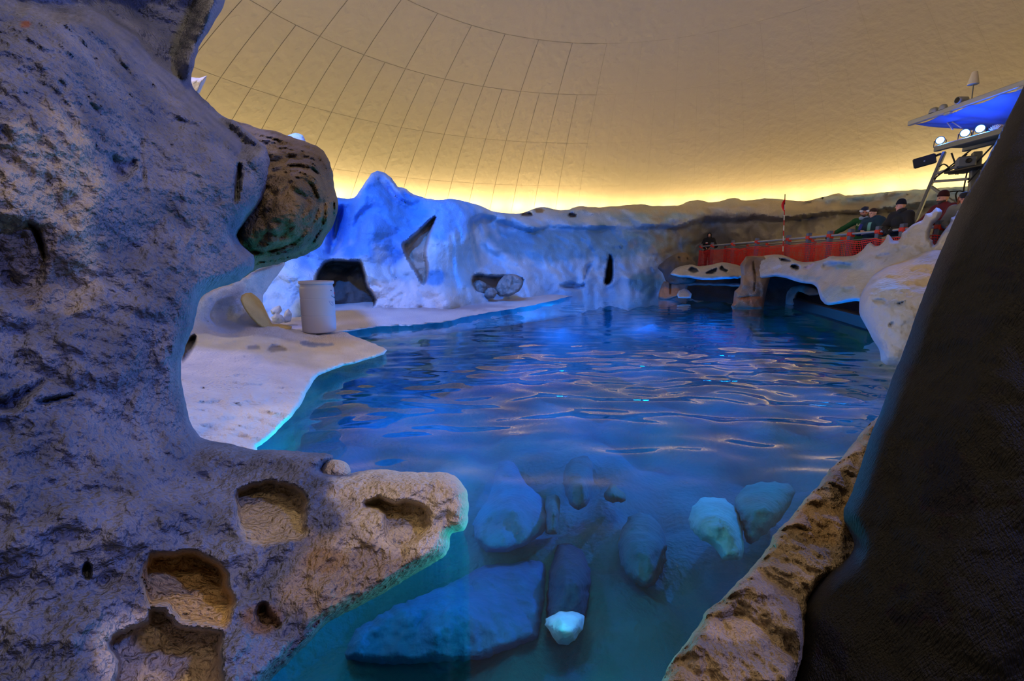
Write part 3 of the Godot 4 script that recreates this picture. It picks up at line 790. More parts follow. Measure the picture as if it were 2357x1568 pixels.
	a = rock([1718, 591, 1732, 589, 1784, 594, 1783, 610, 1773, 633, 1772, 642, 1766, 664, 1762, 682, 1759, 697, 1757, 712, 1686, 712, 1688, 696, 1689, 682, 1690, 670, 1699, 664, 1704, 654, 1705, 640, 1707, 633, 1704, 610, 1709, 602],
		[[1710, 605, 14.9], [1775, 600, 14.9], [1740, 595, 15.0], [1740, 640, 14.6], [1720, 690, 14.5], [1760, 690, 14.7], [1692, 690, 14.6]], brown.merged({"tints": [[1720, 695, 60, 16, lin(176, 112, 76), 0.9]], "carves": [[[1731, 596, 1734, 596, 1738, 620, 1738, 640, 1733, 625], 0.25, 2.0, 0.5], [[1737, 618, 1741, 640, 1738, 668, 1734, 680, 1735, 650], 0.15, 3.0, 0.5], [[1688, 680, 1700, 683, 1730, 680, 1760, 684, 1730, 686, 1700, 688], 0.08, 3.0, 0.5]]}, true))
	tag(put("rock_pillar", a, M.brown_rock), "tall brown rock pillar rising from the water under the orange-netted walkway", "rock")
	a = rock([1513, 617, 1525, 603, 1542, 591, 1560, 583, 1580, 582, 1587, 590, 1594, 598, 1601, 605, 1606, 620, 1600, 650, 1552, 656, 1540, 655, 1532, 645, 1525, 628],
		[[1515, 617, 19.0], [1580, 586, 18.6], [1560, 610, 17.8], [1600, 610, 18.4], [1545, 645, 18.0]], brown.merged({"ca": lin(96, 92, 92), "cb": lin(76, 74, 78), "tints": [[1575, 592, 24, 14, lin(126, 108, 92), 0.8]], "carves": [[[1558, 590, 1565, 588, 1568, 604, 1562, 600], 0.2, 3.0, 0.5], [[1580, 586, 1586, 600, 1580, 600], 0.2, 3.0, 0.5]]}, true))
	tag(put("dark_rock", a, M.brown_rock), "dark grey rounded rock at the far left end of the orange net", "rock")
	a = rock([1516, 678, 1520, 664, 1528, 648, 1542, 647, 1562, 646, 1600, 648, 1660, 651, 1708, 653, 1708, 660, 1650, 658, 1584, 658, 1580, 664, 1576, 672, 1562, 682, 1540, 690, 1516, 688],
		[[1520, 675, 18.2], [1545, 650, 18.2], [1560, 675, 17.9], [1600, 652, 18.0], [1700, 656, 17.0]], brown.merged({"step": 2.0, "roll": 5.0, "bulge": 0.2, "thick": 0.6, "amp": 0.06, "ramp": 0.05, "ca": lin(130, 122, 122), "cb": lin(104, 98, 100), "tints": [[1535, 675, 40, 14, lin(186, 120, 78), 0.9]], "carves": [[[1541, 650, 1546, 648, 1545, 678, 1541, 678], 0.15, 2.0, 0.5]]}, true))
	tag(put("shelf_rock", a, M.brown_rock), "flat grey and rust-brown shelf rock at the waterline beneath the left snow bank", "rock")
	a = rock([1558, 678, 1563, 669, 1575, 665, 1585, 668, 1592, 677, 1590, 686, 1562, 686], [[1560, 676, 17.2], [1590, 676, 17.2], [1575, 668, 17.4], [1575, 684, 16.9]], white.merged({"step": 2.0, "roll": 7.0, "bulge": 0.2, "thick": 0.3, "amp": 0.03, "ramp": 0.0}, true))
	tag(put("white_stone", a, M.ice), "small white stone at the waterline in front of the rust-brown shelf rock", "stone")
	# behind the gap: the dark back wall and the little pier
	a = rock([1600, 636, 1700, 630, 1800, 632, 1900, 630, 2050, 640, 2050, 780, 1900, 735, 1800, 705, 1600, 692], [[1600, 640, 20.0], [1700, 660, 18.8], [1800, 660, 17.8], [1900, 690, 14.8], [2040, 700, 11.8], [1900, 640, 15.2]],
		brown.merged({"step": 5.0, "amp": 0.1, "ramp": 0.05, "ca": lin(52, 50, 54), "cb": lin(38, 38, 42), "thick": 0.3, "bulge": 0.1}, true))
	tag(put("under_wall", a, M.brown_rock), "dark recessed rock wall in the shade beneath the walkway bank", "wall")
	a = rock([1808, 694, 1812, 672, 1820, 662, 1850, 656, 1880, 664, 1888, 678, 1862, 680, 1838, 672, 1832, 690, 1832, 702, 1808, 700], [[1812, 690, 16.0], [1825, 670, 16.2], [1880, 670, 14.4], [1850, 662, 15.4]], white.merged({"step": 2.5, "roll": 6.0, "bulge": 0.25, "thick": 0.4, "amp": 0.05, "ramp": 0.02, "ca": lin(150, 140, 132), "cb": lin(116, 112, 112)}, true))
	tag(put("stone_pier", a, M.ice), "grey stone pier in the dark gap below the walkway, right of the pillar", "rock")
	var bb := Builder.new()
	bb.bar(pt(1832, 697, 15.6), pt(2010, 745, 9.6), 0.22, 0.3, Vector3.UP, 0.03)
	tag(put("dark_beam", bb.done(), M.dark_metal), "long dark beam along the waterline in the gap under the white ice outcrop", "beam")
	# blue tips behind the big cliff
	a = rock([400, 190, 428, 182, 441, 178, 460, 180, 477, 174, 473, 187, 466, 200, 461, 213, 445, 232, 432, 300, 422, 600, 260, 620, 300, 300], [[440, 190, 6.0], [470, 180, 6.0], [430, 300, 5.8], [320, 300, 5.8], [420, 600, 5.6], [280, 600, 5.6]], white.merged({"roll": 8.0, "bulge": 0.3, "thick": 0.9, "amp": 0.05}, true))
	tag(put("ice_spike", a, M.ice), "small blue-lit ice spike peeping out behind the top of the dark cliff", "ice")
	a = rock([590, 360, 640, 322, 662, 312, 680, 306, 697, 312, 702, 322, 735, 400, 740, 550, 660, 590, 570, 600], [[660, 318, 7.6], [700, 320, 7.6], [600, 400, 7.4], [720, 400, 7.4], [600, 590, 7.0], [730, 540, 7.0]], white.merged({"roll": 8.0, "bulge": 0.3, "thick": 0.9, "amp": 0.05}, true))
	tag(put("ice_knoll", a, M.ice), "small blue-lit ice knoll showing just above the dark rounded outcrop", "ice")

	# 6. the stone parapet at the lower right
	c = [[2030, 960, 2.0], [1990, 990, 1.95], [1880, 1130, 1.62], [1960, 1190, 1.58], [1770, 1250, 1.40], [1900, 1290, 1.34], [1620, 1410, 1.14], [1800, 1430, 1.12], [1540, 1540, 1.0], [1780, 1560, 0.98], [1500, 1640, 0.94], [1740, 1640, 0.90], [1980, 1240, 1.5]]
	a = rock([2060, 930, 2001, 978, 1985, 992, 1965, 1020, 1940, 1050, 1908, 1085, 1880, 1122, 1850, 1152, 1830, 1180, 1808, 1205, 1780, 1232, 1772, 1252, 1745, 1290, 1716, 1322, 1690, 1348, 1660, 1380, 1622, 1408, 1617, 1425, 1600, 1452, 1570, 1490, 1540, 1530, 1522, 1570, 1470, 1660, 1790, 1660, 1830, 1568, 1850, 1500, 1856, 1440, 1862, 1390, 1885, 1350, 1925, 1325, 1990, 1300, 2010, 1256, 2010, 1180, 2030, 1090, 2100, 950],
		c, {"step": 4.0, "roll": 26.0, "bulge": 0.12, "thick": 0.3, "rough": 4.0, "amp": 0.04, "freq": 3.0, "ramp": 0.05, "rfreq": 3.6, "famp": 0.036, "ffreq": 11.0, "ca": lin(146, 130, 108), "cb": lin(108, 96, 80), "tints": [[1900, 1200, 120, 60, lin(150, 122, 78), 0.6], [1700, 1450, 90, 40, lin(186, 166, 140), 0.6]]})
	tag(put("stone_parapet", a, M.stone), "rough tan stone parapet slanting along the near right edge of the pool", "wall")

	# 7. the dark post
	c = [[2340, 230, 1.55], [2200, 520, 1.45], [2080, 850, 1.35], [1960, 1170, 1.25], [2350, 500, 1.25], [2300, 900, 1.12], [2200, 1300, 1.02], [2000, 1400, 1.1], [2380, 1560, 0.9], [1950, 1560, 1.05], [3100, 200, 1.25], [3100, 900, 1.0], [3100, 1680, 0.85]]
	a = rock([2800, -700, 2600, -290, 2420, 80, 2357, 198, 2318, 275, 2290, 330, 2252, 405, 2213, 470, 2180, 545, 2150, 615, 2125, 680, 2097, 760, 2075, 820, 2050, 880, 2030, 940, 2008, 990, 1985, 1060, 1962, 1130, 1943, 1172, 1944, 1200, 1960, 1232, 1966, 1260, 1944, 1292, 1908, 1322, 1874, 1356, 1850, 1400, 1842, 1460, 1826, 1540, 1780, 1680, 3100, 1680, 3100, -700],
		c, {"step": 7.0, "roll": 40.0, "bulge": 0.14, "thick": 0.5, "rough": 2.0, "every": 12.0, "amp": 0.02, "freq": 2.0, "famp": 0.004, "ffreq": 14.0, "ca": lin(19, 18, 22), "cb": lin(12, 12, 15)})
	T.grain = noise_tex(0.05, 4, 77)
	M.timber.heightmap_enabled = true
	M.timber.heightmap_texture = T.grain
	M.timber.heightmap_scale = 0.7
	M.timber.uv1_triplanar = true
	M.timber.uv1_world_triplanar = true
	M.timber.uv1_scale = Vector3(4.0, 0.5, 4.0)
	tag(put("timber_post", a, M.timber), "massive near-black wood-grained post leaning at the right edge of the frame", "post")

# ---------------------------------------------------------------- the barrel
func build_barrel() -> void:
	var base := pt(736, 763, 7.5)
	var t := thing("barrel", base, atan2(EYE.x - base.x, EYE.z - base.z))
	tag(t, "white plastic drum with a hand-drawn snowman face standing on the white ledge", "barrel")
	var R := 0.262
	var b := Builder.new()
	b.lathe([Vector2(0, 0.0), Vector2(0.235, 0.0), Vector2(0.25, 0.008), Vector2(0.257, 0.03), Vector2(R, 0.12), Vector2(R, 0.262), Vector2(R - 0.006, 0.27), Vector2(R - 0.006, 0.283), Vector2(R, 0.292), Vector2(R, 0.538), Vector2(R - 0.006, 0.546), Vector2(R - 0.006, 0.56), Vector2(R, 0.569), Vector2(R - 0.003, 0.70), Vector2(R - 0.012, 0.735), Vector2(R - 0.016, 0.742), Vector2(R - 0.016, 0.775)], 64)
	put("body", b.done(), M.white_plastic, t)
	b = Builder.new()
	b.lathe([Vector2(R - 0.018, 0.77), Vector2(R + 0.0, 0.778), Vector2(R + 0.006, 0.79), Vector2(R + 0.006, 0.815), Vector2(R, 0.826), Vector2(R - 0.016, 0.828), Vector2(R - 0.022, 0.815), Vector2(R - 0.03, 0.806), Vector2(0.0, 0.81)], 64)
	put("lid", b.done(), M.white_plastic, t)
	for s in [-1.0, 1.0]:
		b = Builder.new()
		b.lathe([Vector2(0.03, 0.806), Vector2(0.03, 0.82), Vector2(0.024, 0.824), Vector2(0, 0.824)], 20, Vector3(0.14 * s, 0, 0.02))
		put("bung", b.done(), M.white_plastic, t)
	var on := func(deg: float, y: float, out := 0.0005) -> Vector3: return Vector3((R + out) * sin(deg_to_rad(deg)), y, (R + out) * cos(deg_to_rad(deg)))
	for a in [54.0, 106.0]:
		b = Builder.new()
		b.lathe([Vector2(0, -0.012), Vector2(0.008, -0.009), Vector2(0.0105, 0.0), Vector2(0.008, 0.009), Vector2(0, 0.012)], 14, on.call(a, 0.675, -0.005))
		put("drawn_eye", b.done(), M.black_ink, t)
	b = Builder.new()
	b.lathe([Vector2(0, -0.02), Vector2(0.012, -0.014), Vector2(0.016, 0.0), Vector2(0.012, 0.014), Vector2(0, 0.02)], 14, on.call(80.0, 0.625, -0.008))
	put("drawn_nose", b.done(), M.red_ink, t)
	b = Builder.new()
	var path := []
	for i in 13:
		var a := lerpf(52.0, 108.0, i / 12.0)
		path.append(on.call(a, 0.592 - 0.035 * (1.0 - pow((a - 80.0) / 28.0, 2))))
	b.tube(path, 0.003, 6)
	put("drawn_mouth", b.done(), M.black_ink, t)
	for s in [-1.0, 1.0]:
		b = Builder.new()
		path = []
		for q in [[40, 0.515], [43, 0.48], [50, 0.445], [58, 0.43], [61, 0.436], [59, 0.47], [60, 0.50]]: path.append(on.call(80.0 + s * (q[0] - 80.0), q[1]))
		b.tube(path, 0.002, 6)
		path = []
		for q in [[47, 0.51], [52, 0.485], [57, 0.47]]: path.append(on.call(80.0 + s * (q[0] - 80.0), q[1]))
		b.tube(path, 0.002, 6)
		put("drawn_wing", b.done(), M.purple_ink, t)

# ---------------------------------------------------------------- the walkway
const FLOOR_Y := 1.12
const FRONT := [[2240, 9.3], [2150, 9.95], [2069, 10.75], [2014, 11.45], [1951, 12.35], [1904, 13.1], [1856, 14.0], [1810, 15.0], [1739, 16.75], [1684, 18.5], [1637, 20.25], [1611, 21.5]]
const REAR := [[1669, 22.4], [1720, 20.3], [1764, 18.8], [1809, 17.4], [1868, 16.0], [1935, 14.6]]

func post_at(x: float, d: float, y: float) -> Vector3:
	var p := pt(x, 600, d)
	return Vector3(p.x, y, p.z)

func railing(called: String, posts: Array, label: String) -> void:
	var t := thing(called, post_at(posts[0][0], posts[0][1], FLOOR_Y))
	tag(t, label, "railing")
	var o := t.position
	var pb := Builder.new()
	pb.box(Vector3(0, 0.6, 0), Vector3(0.115, 1.2, 0.115), Basis(), 0.012)
	var post_mesh := pb.done()
	var wb := Builder.new()
	wb.box(Vector3(0, 1.065, 0), Vector3(0.14, 0.11, 0.14), Basis(), 0.02)
	wb.box(Vector3(0.01, 1.01, 0.01), Vector3(0.13, 0.05, 0.13), Basis(Vector3.FORWARD, 0.12), 0.015)
	var wrap_mesh := wb.done()
	var path := []
	for p in posts:
		var q := post_at(p[0], p[1], FLOOR_Y) - o
		var m := put("post", post_mesh, M.post_grey, t)
		m.position = q
		var w := put("tape_wrap", wrap_mesh, M.orange_tape, m)
		path.append(q + Vector3(0, 1.07, 0))
	var b := Builder.new()
	b.tube(path, 0.032, 10)
	put("top_rail", b.done(), M.pale_metal, t)
	b = Builder.new()
	b.tube(path.map(func(q): return q - Vector3(0, 0.16, 0)), 0.008, 6)
	put("cable", b.done(), M.pale_metal, t)

func safety_net(posts: Array, label: String, side: float) -> void:
	var path := []
	for p in posts: path.append(post_at(p[0], p[1], 0.0) + Vector3(side, 0, 0))
	var b := Builder.new()
	var total := 0.0
	var marks := [0.0]
	for i in path.size() - 1:
		total += path[i].distance_to(path[i + 1])
		marks.append(total)
	var at := func(s: float, k: float) -> Vector3:      # s metres along, k from the bottom to the top
		var i := 0
		while i < path.size() - 2 and marks[i + 1] < s: i += 1
		var f: float = clampf((s - marks[i]) / (marks[i + 1] - marks[i]), 0.0, 1.0)
		var q: Vector3 = path[i].lerp(path[i + 1], f)
		var bay := sin(PI * f)
		var y := lerpf(1.30, 2.02 - 0.05 * bay, k)
		return Vector3(q.x + 0.03 * nfine.get_noise_2d(s * 1.6, k * 1.2) - 0.02 * bay, y + 0.02 * nfine.get_noise_2d(s * 1.1 + 30.0, k), q.z)
	var cell := 0.055
	var n := int(total / cell)
	for i in n + 1:
		var s := minf(i * cell, total)
		for k in 4:
			b.bar(at.call(s, k / 4.0), at.call(s, (k + 1) / 4.0), 0.012, 0.005, Vector3(1, 0, 0))
	for r in 14:
		var k := r / 13.0
		var prev: Vector3 = at.call(0.0, k)
		for i in range(1, n / 4 + 2):
			var q: Vector3 = at.call(minf(i * cell * 4.0, total), k)
			if q.distance_to(prev) > 0.01: b.bar(prev, q, 0.010 if r < 12 else 0.02, 0.005, Vector3(1, 0, 0))
			prev = q
	var m := put("safety_net", b.done(), M.orange_net)
	tag(m, label, "net")

func build_walkway() -> void:
	var b := Builder.new()
	b.box(Vector3(10.3, FLOOR_Y - 0.13, -16.2), Vector3(2.7, 0.22, 15.0), Basis(), 0.03)
	struct(put("floor_walkway", b.done(), M.deck))
	railing("pool_railing", FRONT, "grey post railing with orange tape wraps on the pool side of the walkway")
	railing("rear_railing", REAR, "second grey post railing along the rear of the walkway, behind the netted one")
	safety_net(FRONT, "long orange plastic safety net tied along the pool side railing", -0.09)
	safety_net(REAR, "orange plastic safety net on the rear railing, seen through the front net", -0.09)
	# the rocky bank behind the walkway
	var a := rock([1690, 600, 1730, 575, 1770, 562, 1820, 552, 1850, 543, 1868, 536, 1885, 539, 1910, 541, 1960, 538, 2040, 545, 2120, 530, 2120, 640, 1690, 640], [[1700, 600, 23.0], [1770, 565, 21.0], [1850, 545, 18.6], [1960, 540, 16.2], [2100, 535, 14.0], [1700, 640, 22.6], [1850, 640, 18.0], [2100, 640, 13.6]],
		{"step": 4.0, "roll": 9.0, "bulge": 0.4, "thick": 0.8, "rough": 2.0, "amp": 0.1, "freq": 0.9, "ramp": 0.1, "rfreq": 0.8, "ca": lin(176, 160, 136), "cb": lin(140, 126, 108)})
	tag(put("rear_bank", a, M.ice), "low tan rock bank behind the rear railing of the walkway", "rock")
	# the marker pole with its flag
	var foot := post_at(1803, 14.85, FLOOR_Y)
	var tip := pt(1807, 447, 14.85)
	var t := thing("marker_pole", foot)
	tag(t, "thin red and white striped pole with a drooping red flag, tied to the railing", "pole")
	var n := 15
	for i in n:
		var p0 := (tip - foot) * (float(i) / n)
		var p1 := (tip - foot) * (float(i + 1) / n)
		b = Builder.new()
		b.tube([p0, p1], 0.02 - 0.006 * i / n, 10)
		put("pole_section", b.done(), (M.white_paint if i < n - 2 else M.deck) if i % 2 == 0 else (M.red_paint if i < n - 2 else M.deck), t)
	var v := PackedVector3Array(); var idx := PackedInt32Array()
	var f0 := pt(1807, 459, 14.85) - foot
	for j in 13:
		for i in 6:
			var y := -0.40 * j / 12.0
			var w: float = 0.085 * sin(PI * pow(j / 12.0, 0.8)) * (1.0 if j < 12 else 0.0) + 0.006
			v.append(f0 + Vector3(-w * i / 5.0, y + 0.03 * i / 5.0, 0.05 * sin(i * 1.7 + j * 0.3) * i / 5.0 + 0.018))
	var nv := v.size()
	for i in nv: v.append(v[i] + Vector3(0, 0, -0.004))
	for j in 12:
		for i in 5:
			var q := j * 6 + i
			for e in [q, q + 6, q + 7, q, q + 7, q + 1, q + nv, q + nv + 7, q + nv + 6, q + nv, q + nv + 1, q + nv + 7]: idx.append(e)
	put("flag", smooth_mesh(v, idx, PackedColorArray()), M.red_cloth, t)

# ---------------------------------------------------------------- the lamp tower
func build_tower() -> void:
	var X := 10.85
	var low := 0.06
	var feet := Vector3(X, FLOOR_Y, -11.3)
	var t := thing("lamp_tower", feet)
	tag(t, "grey metal lamp tower with a sheltering roof, braces and cables beside the walkway", "tower")
	var P := func(x: float, y: float, z: float) -> Vector3: return Vector3(x, y, z) - feet
	var b := Builder.new()
	b.bar(pt(2249, 350, 10.9) - feet, post_at(2205, 10.9, 1.1) - feet + Vector3(0.22, 0, 0), 0.18, 0.14, Vector3.UP, 0.02)
	put("column", b.done(), M.grey_metal, t)
	b = Builder.new()
	b.bar(pt(2174, 350, 11.7) - feet, pt(2085, 560, 11.7) - feet, 0.075, 0.075, Vector3.UP, 0.01)
	put("leg", b.done(), M.grey_metal, t)
	b = Builder.new()
	b.bar(pt(2310, 320, 10.3) - feet, pt(2290, 560, 10.3) - feet, 0.075, 0.075, Vector3.UP, 0.01)
	put("leg", b.done(), M.grey_metal, t)
	for s in [[2144, 430, 11.65, 2212, 478, 11.0], [2155, 400, 11.65, 2236, 372, 10.95], [2150, 418, 11.65, 2230, 412, 10.95], [2185, 400, 11.6, 2240, 392, 10.9]]:
		b = Builder.new()
		b.bar(pt(s[0], s[1], s[2]) - feet, pt(s[3], s[4], s[5]) - feet, 0.06, 0.06, Vector3.UP, 0.008)
		put("brace", b.done(), M.grey_metal, t)
	for s in [[2150, 412, 11.6, 2235, 345, 10.9], [2235, 388, 10.9, 2290, 330, 10.4], [2228, 420, 10.9, 2285, 355, 10.4], [2190, 352, 11.5, 2200, 380, 11.5]]:
		b = Builder.new()
		b.tube([pt(s[0], s[1], s[2]) - feet, pt(s[3], s[4], s[5]) - feet], 0.018, 8)
		put("tie_rod", b.done(), M.dark_metal, t)
	# the platform that carries the lamps
	b = Builder.new()
	b.box(P.call(X + 0.02, 4.36 - low, -11.1), Vector3(0.10, 0.14, 2.5), Basis(), 0.015)
	b.box(P.call(X + 0.75, 4.36 - low, -11.1), Vector3(0.10, 0.14, 2.5), Basis(), 0.015)
	b.box(P.call(X + 0.38, 4.40 - low, -11.1), Vector3(0.72, 0.05, 2.44), Basis(), 0.01)
	put("platform", b.done(), M.grey_metal, t)
	b = Builder.new()
	b.box(P.call(X + 0.1, 3.62, -11.35), Vector3(0.5, 0.05, 0.95), Basis(), 0.01)
	put("shelf", b.done(), M.dark_metal, t)
	# the roof: an edge beam over the pool, rafters behind it and the tarpaulin beneath
	var ey := 5.24
	b = Builder.new()
	b.box(P.call(X + 0.2, ey, -11.3), Vector3(0.10, 0.13, 4.4), Basis(), 0.015)
	put("roof_beam", b.done(), M.pale_metal, t)
	b = Builder.new()
	b.bar(P.call(X + 0.25, ey + 0.03, -11.3), P.call(X + 2.2, ey + 0.45, -11.3), 4.4, 0.06, Vector3(0, 0, 1).cross(Vector3(1, 0.2, 0)).normalized(), 0.01)
	put("roof_sheet", b.done(), M.pale_metal, t)
	for z in [-12.3, -10.6, -9.6]:
		b = Builder.new()
		b.box(P.call(X + 0.17, ey - 0.10, z), Vector3(0.09, 0.07, 0.16), Basis(), 0.01)
		put("bracket", b.done(), M.pale_metal, t)
	var v := PackedVector3Array(); var idx := PackedInt32Array()
	var nu := 40; var nv := 16
	for j in nv + 1:
		for i in nu + 1:
			var u := float(i) / nu; var w := float(j) / nv
			var z0 := lerpf(-13.3, -9.75, u)
			var z1 := lerpf(-12.2, -10.3, u)
			var sag := 0.25 * sin(PI * u) * sin(PI * w) + 0.16 * absf(sin(u * 9.0 + w * 2.0)) * w + 0.10 * absf(sin(u * 15.0 - w * 5.0)) * (1.0 - w)
			v.append(P.call(X + 0.2 + 1.1 * w, ey - 0.07 - 0.42 * w - sag * 0.5, lerpf(z0, z1, w)))
	var k := v.size()
	for i in k: v.append(v[i] + Vector3(0, 0.006, 0))
	for j in nv:
		for i in nu:
			var q := j * (nu + 1) + i
			var q2 := q + nu + 1
			for e in [q, q2, q2 + 1, q, q2 + 1, q + 1, q + k, q2 + 1 + k, q2 + k, q + k, q + 1 + k, q2 + 1 + k]: idx.append(e)
	put("tarpaulin", smooth_mesh(v, idx, PackedColorArray()), M.tarp, t)
	for q in [[2176, 276, 11.9, 2193, 298, 11.5], [2191, 280, 11.7, 2213, 294, 11.3]]:
		b = Builder.new()
		b.bar(pt(q[0], q[1], q[2]) - feet, pt(q[3], q[4], q[5]) - feet, 0.025, 0.025, Vector3.UP, 0.004)
		put("stay", b.done(), M.pale_metal, t)
	# clamps and pipe ends on the roof edge
	for s in [[-12.75, 0.11, 0.20], [-12.5, 0.09, 0.14]]:
		b = Builder.new()
		b.lathe([Vector2(s[1], -0.02), Vector2(s[1], 0.04), Vector2(s[1] * 0.8, 0.09), Vector2(s[1] * 0.4, 0.115), Vector2(0, 0.12)], 16, P.call(X + 0.2, ey + 0.07, s[0]))
		put("cap", b.done(), M.pale_metal, t)
	for s in [[-12.05, 0.13], [-10.35, 0.17], [-10.22, 0.12]]:
		b = Builder.new()
		b.lathe([Vector2(0, 0.0), Vector2(0.07, 0.0), Vector2(0.085, 0.0), Vector2(0.085, 0.22), Vector2(0, 0.22)], 18, P.call(X + 0.12, ey + s[1], s[0]), Basis(Vector3(0, 0, 1), -PI / 2.0))
		var pipe := put("pipe_end", b.done(), M.pale_metal, t)
		b = Builder.new()
		b.lathe([Vector2(0, -0.004), Vector2(0.068, -0.004), Vector2(0.068, 0.0)], 18, P.call(X + 0.12, ey + s[1], s[0]), Basis(Vector3(0, 0, 1), -PI / 2.0))
		put("opening", b.done(), M.rubber, pipe)
	# cables
	for s in [[[2200, 402, 11.4], [2208, 385, 11.3], [2218, 366, 11.2], [2232, 362, 11.1], [2240, 372, 11.0]], [[2204, 402, 11.4], [2214, 388, 11.3], [2224, 374, 11.2], [2234, 375, 11.1]], [[2162, 384, 11.6], [2172, 378, 11.5], [2182, 384, 11.5], [2186, 396, 11.4]], [[2151, 415, 11.6], [2158, 405, 11.5], [2172, 396, 11.4], [2200, 378, 11.3], [2226, 355, 11.1]], [[2218, 480, 11.1], [2217, 450, 11.1], [2222, 415, 11.1], [2229, 385, 11.0]], [[2208, 476, 11.2], [2200, 452, 11.3], [2206, 440, 11.3], [2222, 442, 11.2]], [[2170, 446, 11.5], [2190, 441, 11.4], [2212, 440, 11.2], [2224, 443, 11.1]]]:
		b = Builder.new()
		var path := []
		for i in s.size() - 1:
			for j in 5:
				var p0 := pt(s[max(i - 1, 0)][0], s[max(i - 1, 0)][1], s[max(i - 1, 0)][2]); var p1 := pt(s[i][0], s[i][1], s[i][2]); var p2 := pt(s[i + 1][0], s[i + 1][1], s[i + 1][2]); var p3 := pt(s[min(i + 2, s.size() - 1)][0], s[min(i + 2, s.size() - 1)][1], s[min(i + 2, s.size() - 1)][2])
				path.append(p1.cubic_interpolate(p2, p0, p3, j / 5.0) - feet)
		path.append(pt(s[-1][0], s[-1][1], s[-1][2]) - feet)
		b.tube(path, 0.016, 6)
		put("cable", b.done(), M.rubber, t)
	# the three lamps
	var aim := pt(880, 620, 12.0)
	var names := ["on the platform's outer end", "middle of the three", "nearest the timber post"]
	var spots := [[2164, 323, 11.75], [2221, 306, 11.1], [2256, 296, 10.75]]
	for i in 3:
		var at := pt(spots[i][0], spots[i][1], spots[i][2])
		var l := thing("stage_lamp", at)
		tag(l, "round blue stage lamp glowing white on the tower, " + names[i], "lamp", "lamps on the tower platform")
		var dir := (Vector3(-3.0, 2.6, 0.5) - at).normalized().slerp((EYE - at).normalized(), 0.55)
		var bs := Basis.looking_at(dir, Vector3.UP) * Basis(Vector3.RIGHT, -PI / 2.0)   # the lathe's axis along the beam
		b = Builder.new()
		b.lathe([Vector2(0, -0.30), Vector2(0.055, -0.30), Vector2(0.075, -0.26), Vector2(0.08, -0.15), Vector2(0.098, -0.13), Vector2(0.098, 0.0), Vector2(0.088, 0.0), Vector2(0.08, -0.02)], 24, Vector3(), bs)
		for f in 8:
			var a := TAU * f / 8.0
			b.box(bs * Vector3(0.085 * cos(a), -0.21, 0.085 * sin(a)), Vector3(0.012, 0.10, 0.03), bs * Basis(Vector3.UP, -a), 0.002)
		put("housing", b.done(), M.dark_metal, l)
		b = Builder.new()
		b.lathe([Vector2(0.08, -0.018), Vector2(0.05, -0.008), Vector2(0.0, 0.0)], 24, Vector3(), bs)
		M.lamp_face = glow(Color(0.45, 0.72, 1.0), 9.0)
		put("lens", b.done(), M.lamp_face, l)
		b = Builder.new()
		var side := bs.x
		b.tube([side * 0.115 - bs.y * 0.12, side * 0.115 + Vector3(0, -0.15, 0) - bs.y * 0.12, side * -0.115 + Vector3(0, -0.15, 0) - bs.y * 0.12, side * -0.115 - bs.y * 0.12], 0.012, 6)
		put("yoke", b.done(), M.dark_metal, l)
		var s := SpotLight3D.new()
		s.name = "beam"
		l.add_child(s, true)
		s.look_at_from_position(at + dir * 0.04, at + dir * 2.0, Vector3.UP)
		s.position = dir * 0.04
		s.light_color = Color(0.20, 0.50, 1.0)
		s.light_energy = 30.0
		s.light_size = 0.07
		s.spot_angle = 40.0
		s.spot_angle_attenuation = 0.8
		s.spot_range = 60.0
		s.spot_attenuation = 2.0
		s.shadow_enabled = true
		# spill on the tarpaulin above
		var o := OmniLight3D.new()
		o.name = "spill"
		l.add_child(o, true)
		o.position = dir * 0.16 + Vector3(0, 0.05, 0)
		o.light_color = Color(0.12, 0.38, 1.0)
		o.light_energy = 0.35
		o.light_size = 0.08
		o.omni_attenuation = 2.0
		o.shadow_enabled = true
	# a dark flood lamp, switched off, under the platform's end
	var fp := pt(2128, 371, 12.2)
	var fl := thing("flood_lamp", fp)
	tag(fl, "dark square flood lamp, unlit, hanging under the left end of the tower platform", "lamp")
	b = Builder.new()
	var fb := Basis(Vector3.UP, -0.75) * Basis(Vector3.RIGHT, 0.15) * Basis(Vector3.FORWARD, -0.22)
	b.box(Vector3(), Vector3(0.46, 0.26, 0.12), fb, 0.02)
	put("body", b.done(), M.dark_metal, fl)
	b = Builder.new()
	b.lathe([Vector2(0.018, 0.0), Vector2(0.012, 0.008), Vector2(0, 0.01)], 12, fb * Vector3(0.0, 0.0, 0.06), fb * Basis(Vector3.RIGHT, PI / 2.0))
	put("sensor", b.done(), M.pale_metal, fl)
	b = Builder.new()
	b.bar(fb * Vector3(0.2, 0.05, -0.04), pt(2166, 354, 11.9) - fp, 0.05, 0.05, Vector3.UP, 0.01)
	put("arm", b.done(), M.dark_metal, fl)
	# the projector on the shelf
	var pp := Vector3(X + 0.05, 3.645, -11.5)
	var pr := thing("projector", pp)
	tag(pr, "small grey projector on the shelf inside the lamp tower", "projector")
	b = Builder.new()
	var pbs := Basis(Vector3.UP, -0.6) * Basis(Vector3.RIGHT, -0.1)
	b.box(Vector3(0, 0.14, 0), Vector3(0.34, 0.26, 0.30), pbs, 0.03)
	put("body", b.done(), M.post_grey, pr)
	b = Builder.new()
	b.lathe([Vector2(0.055, 0.0), Vector2(0.055, 0.03), Vector2(0.04, 0.03), Vector2(0.035, 0.015), Vector2(0, 0.018)], 18, Vector3(0, 0.15, 0) + pbs * Vector3(0.02, 0, 0.148), pbs * Basis(Vector3.RIGHT, PI / 2.0))
	put("lens", b.done(), M.dark_metal, pr)
	# the white beacon on the roof
	var bp := pt(2236, 236, 11.0)
	var be := thing("beacon", bp)
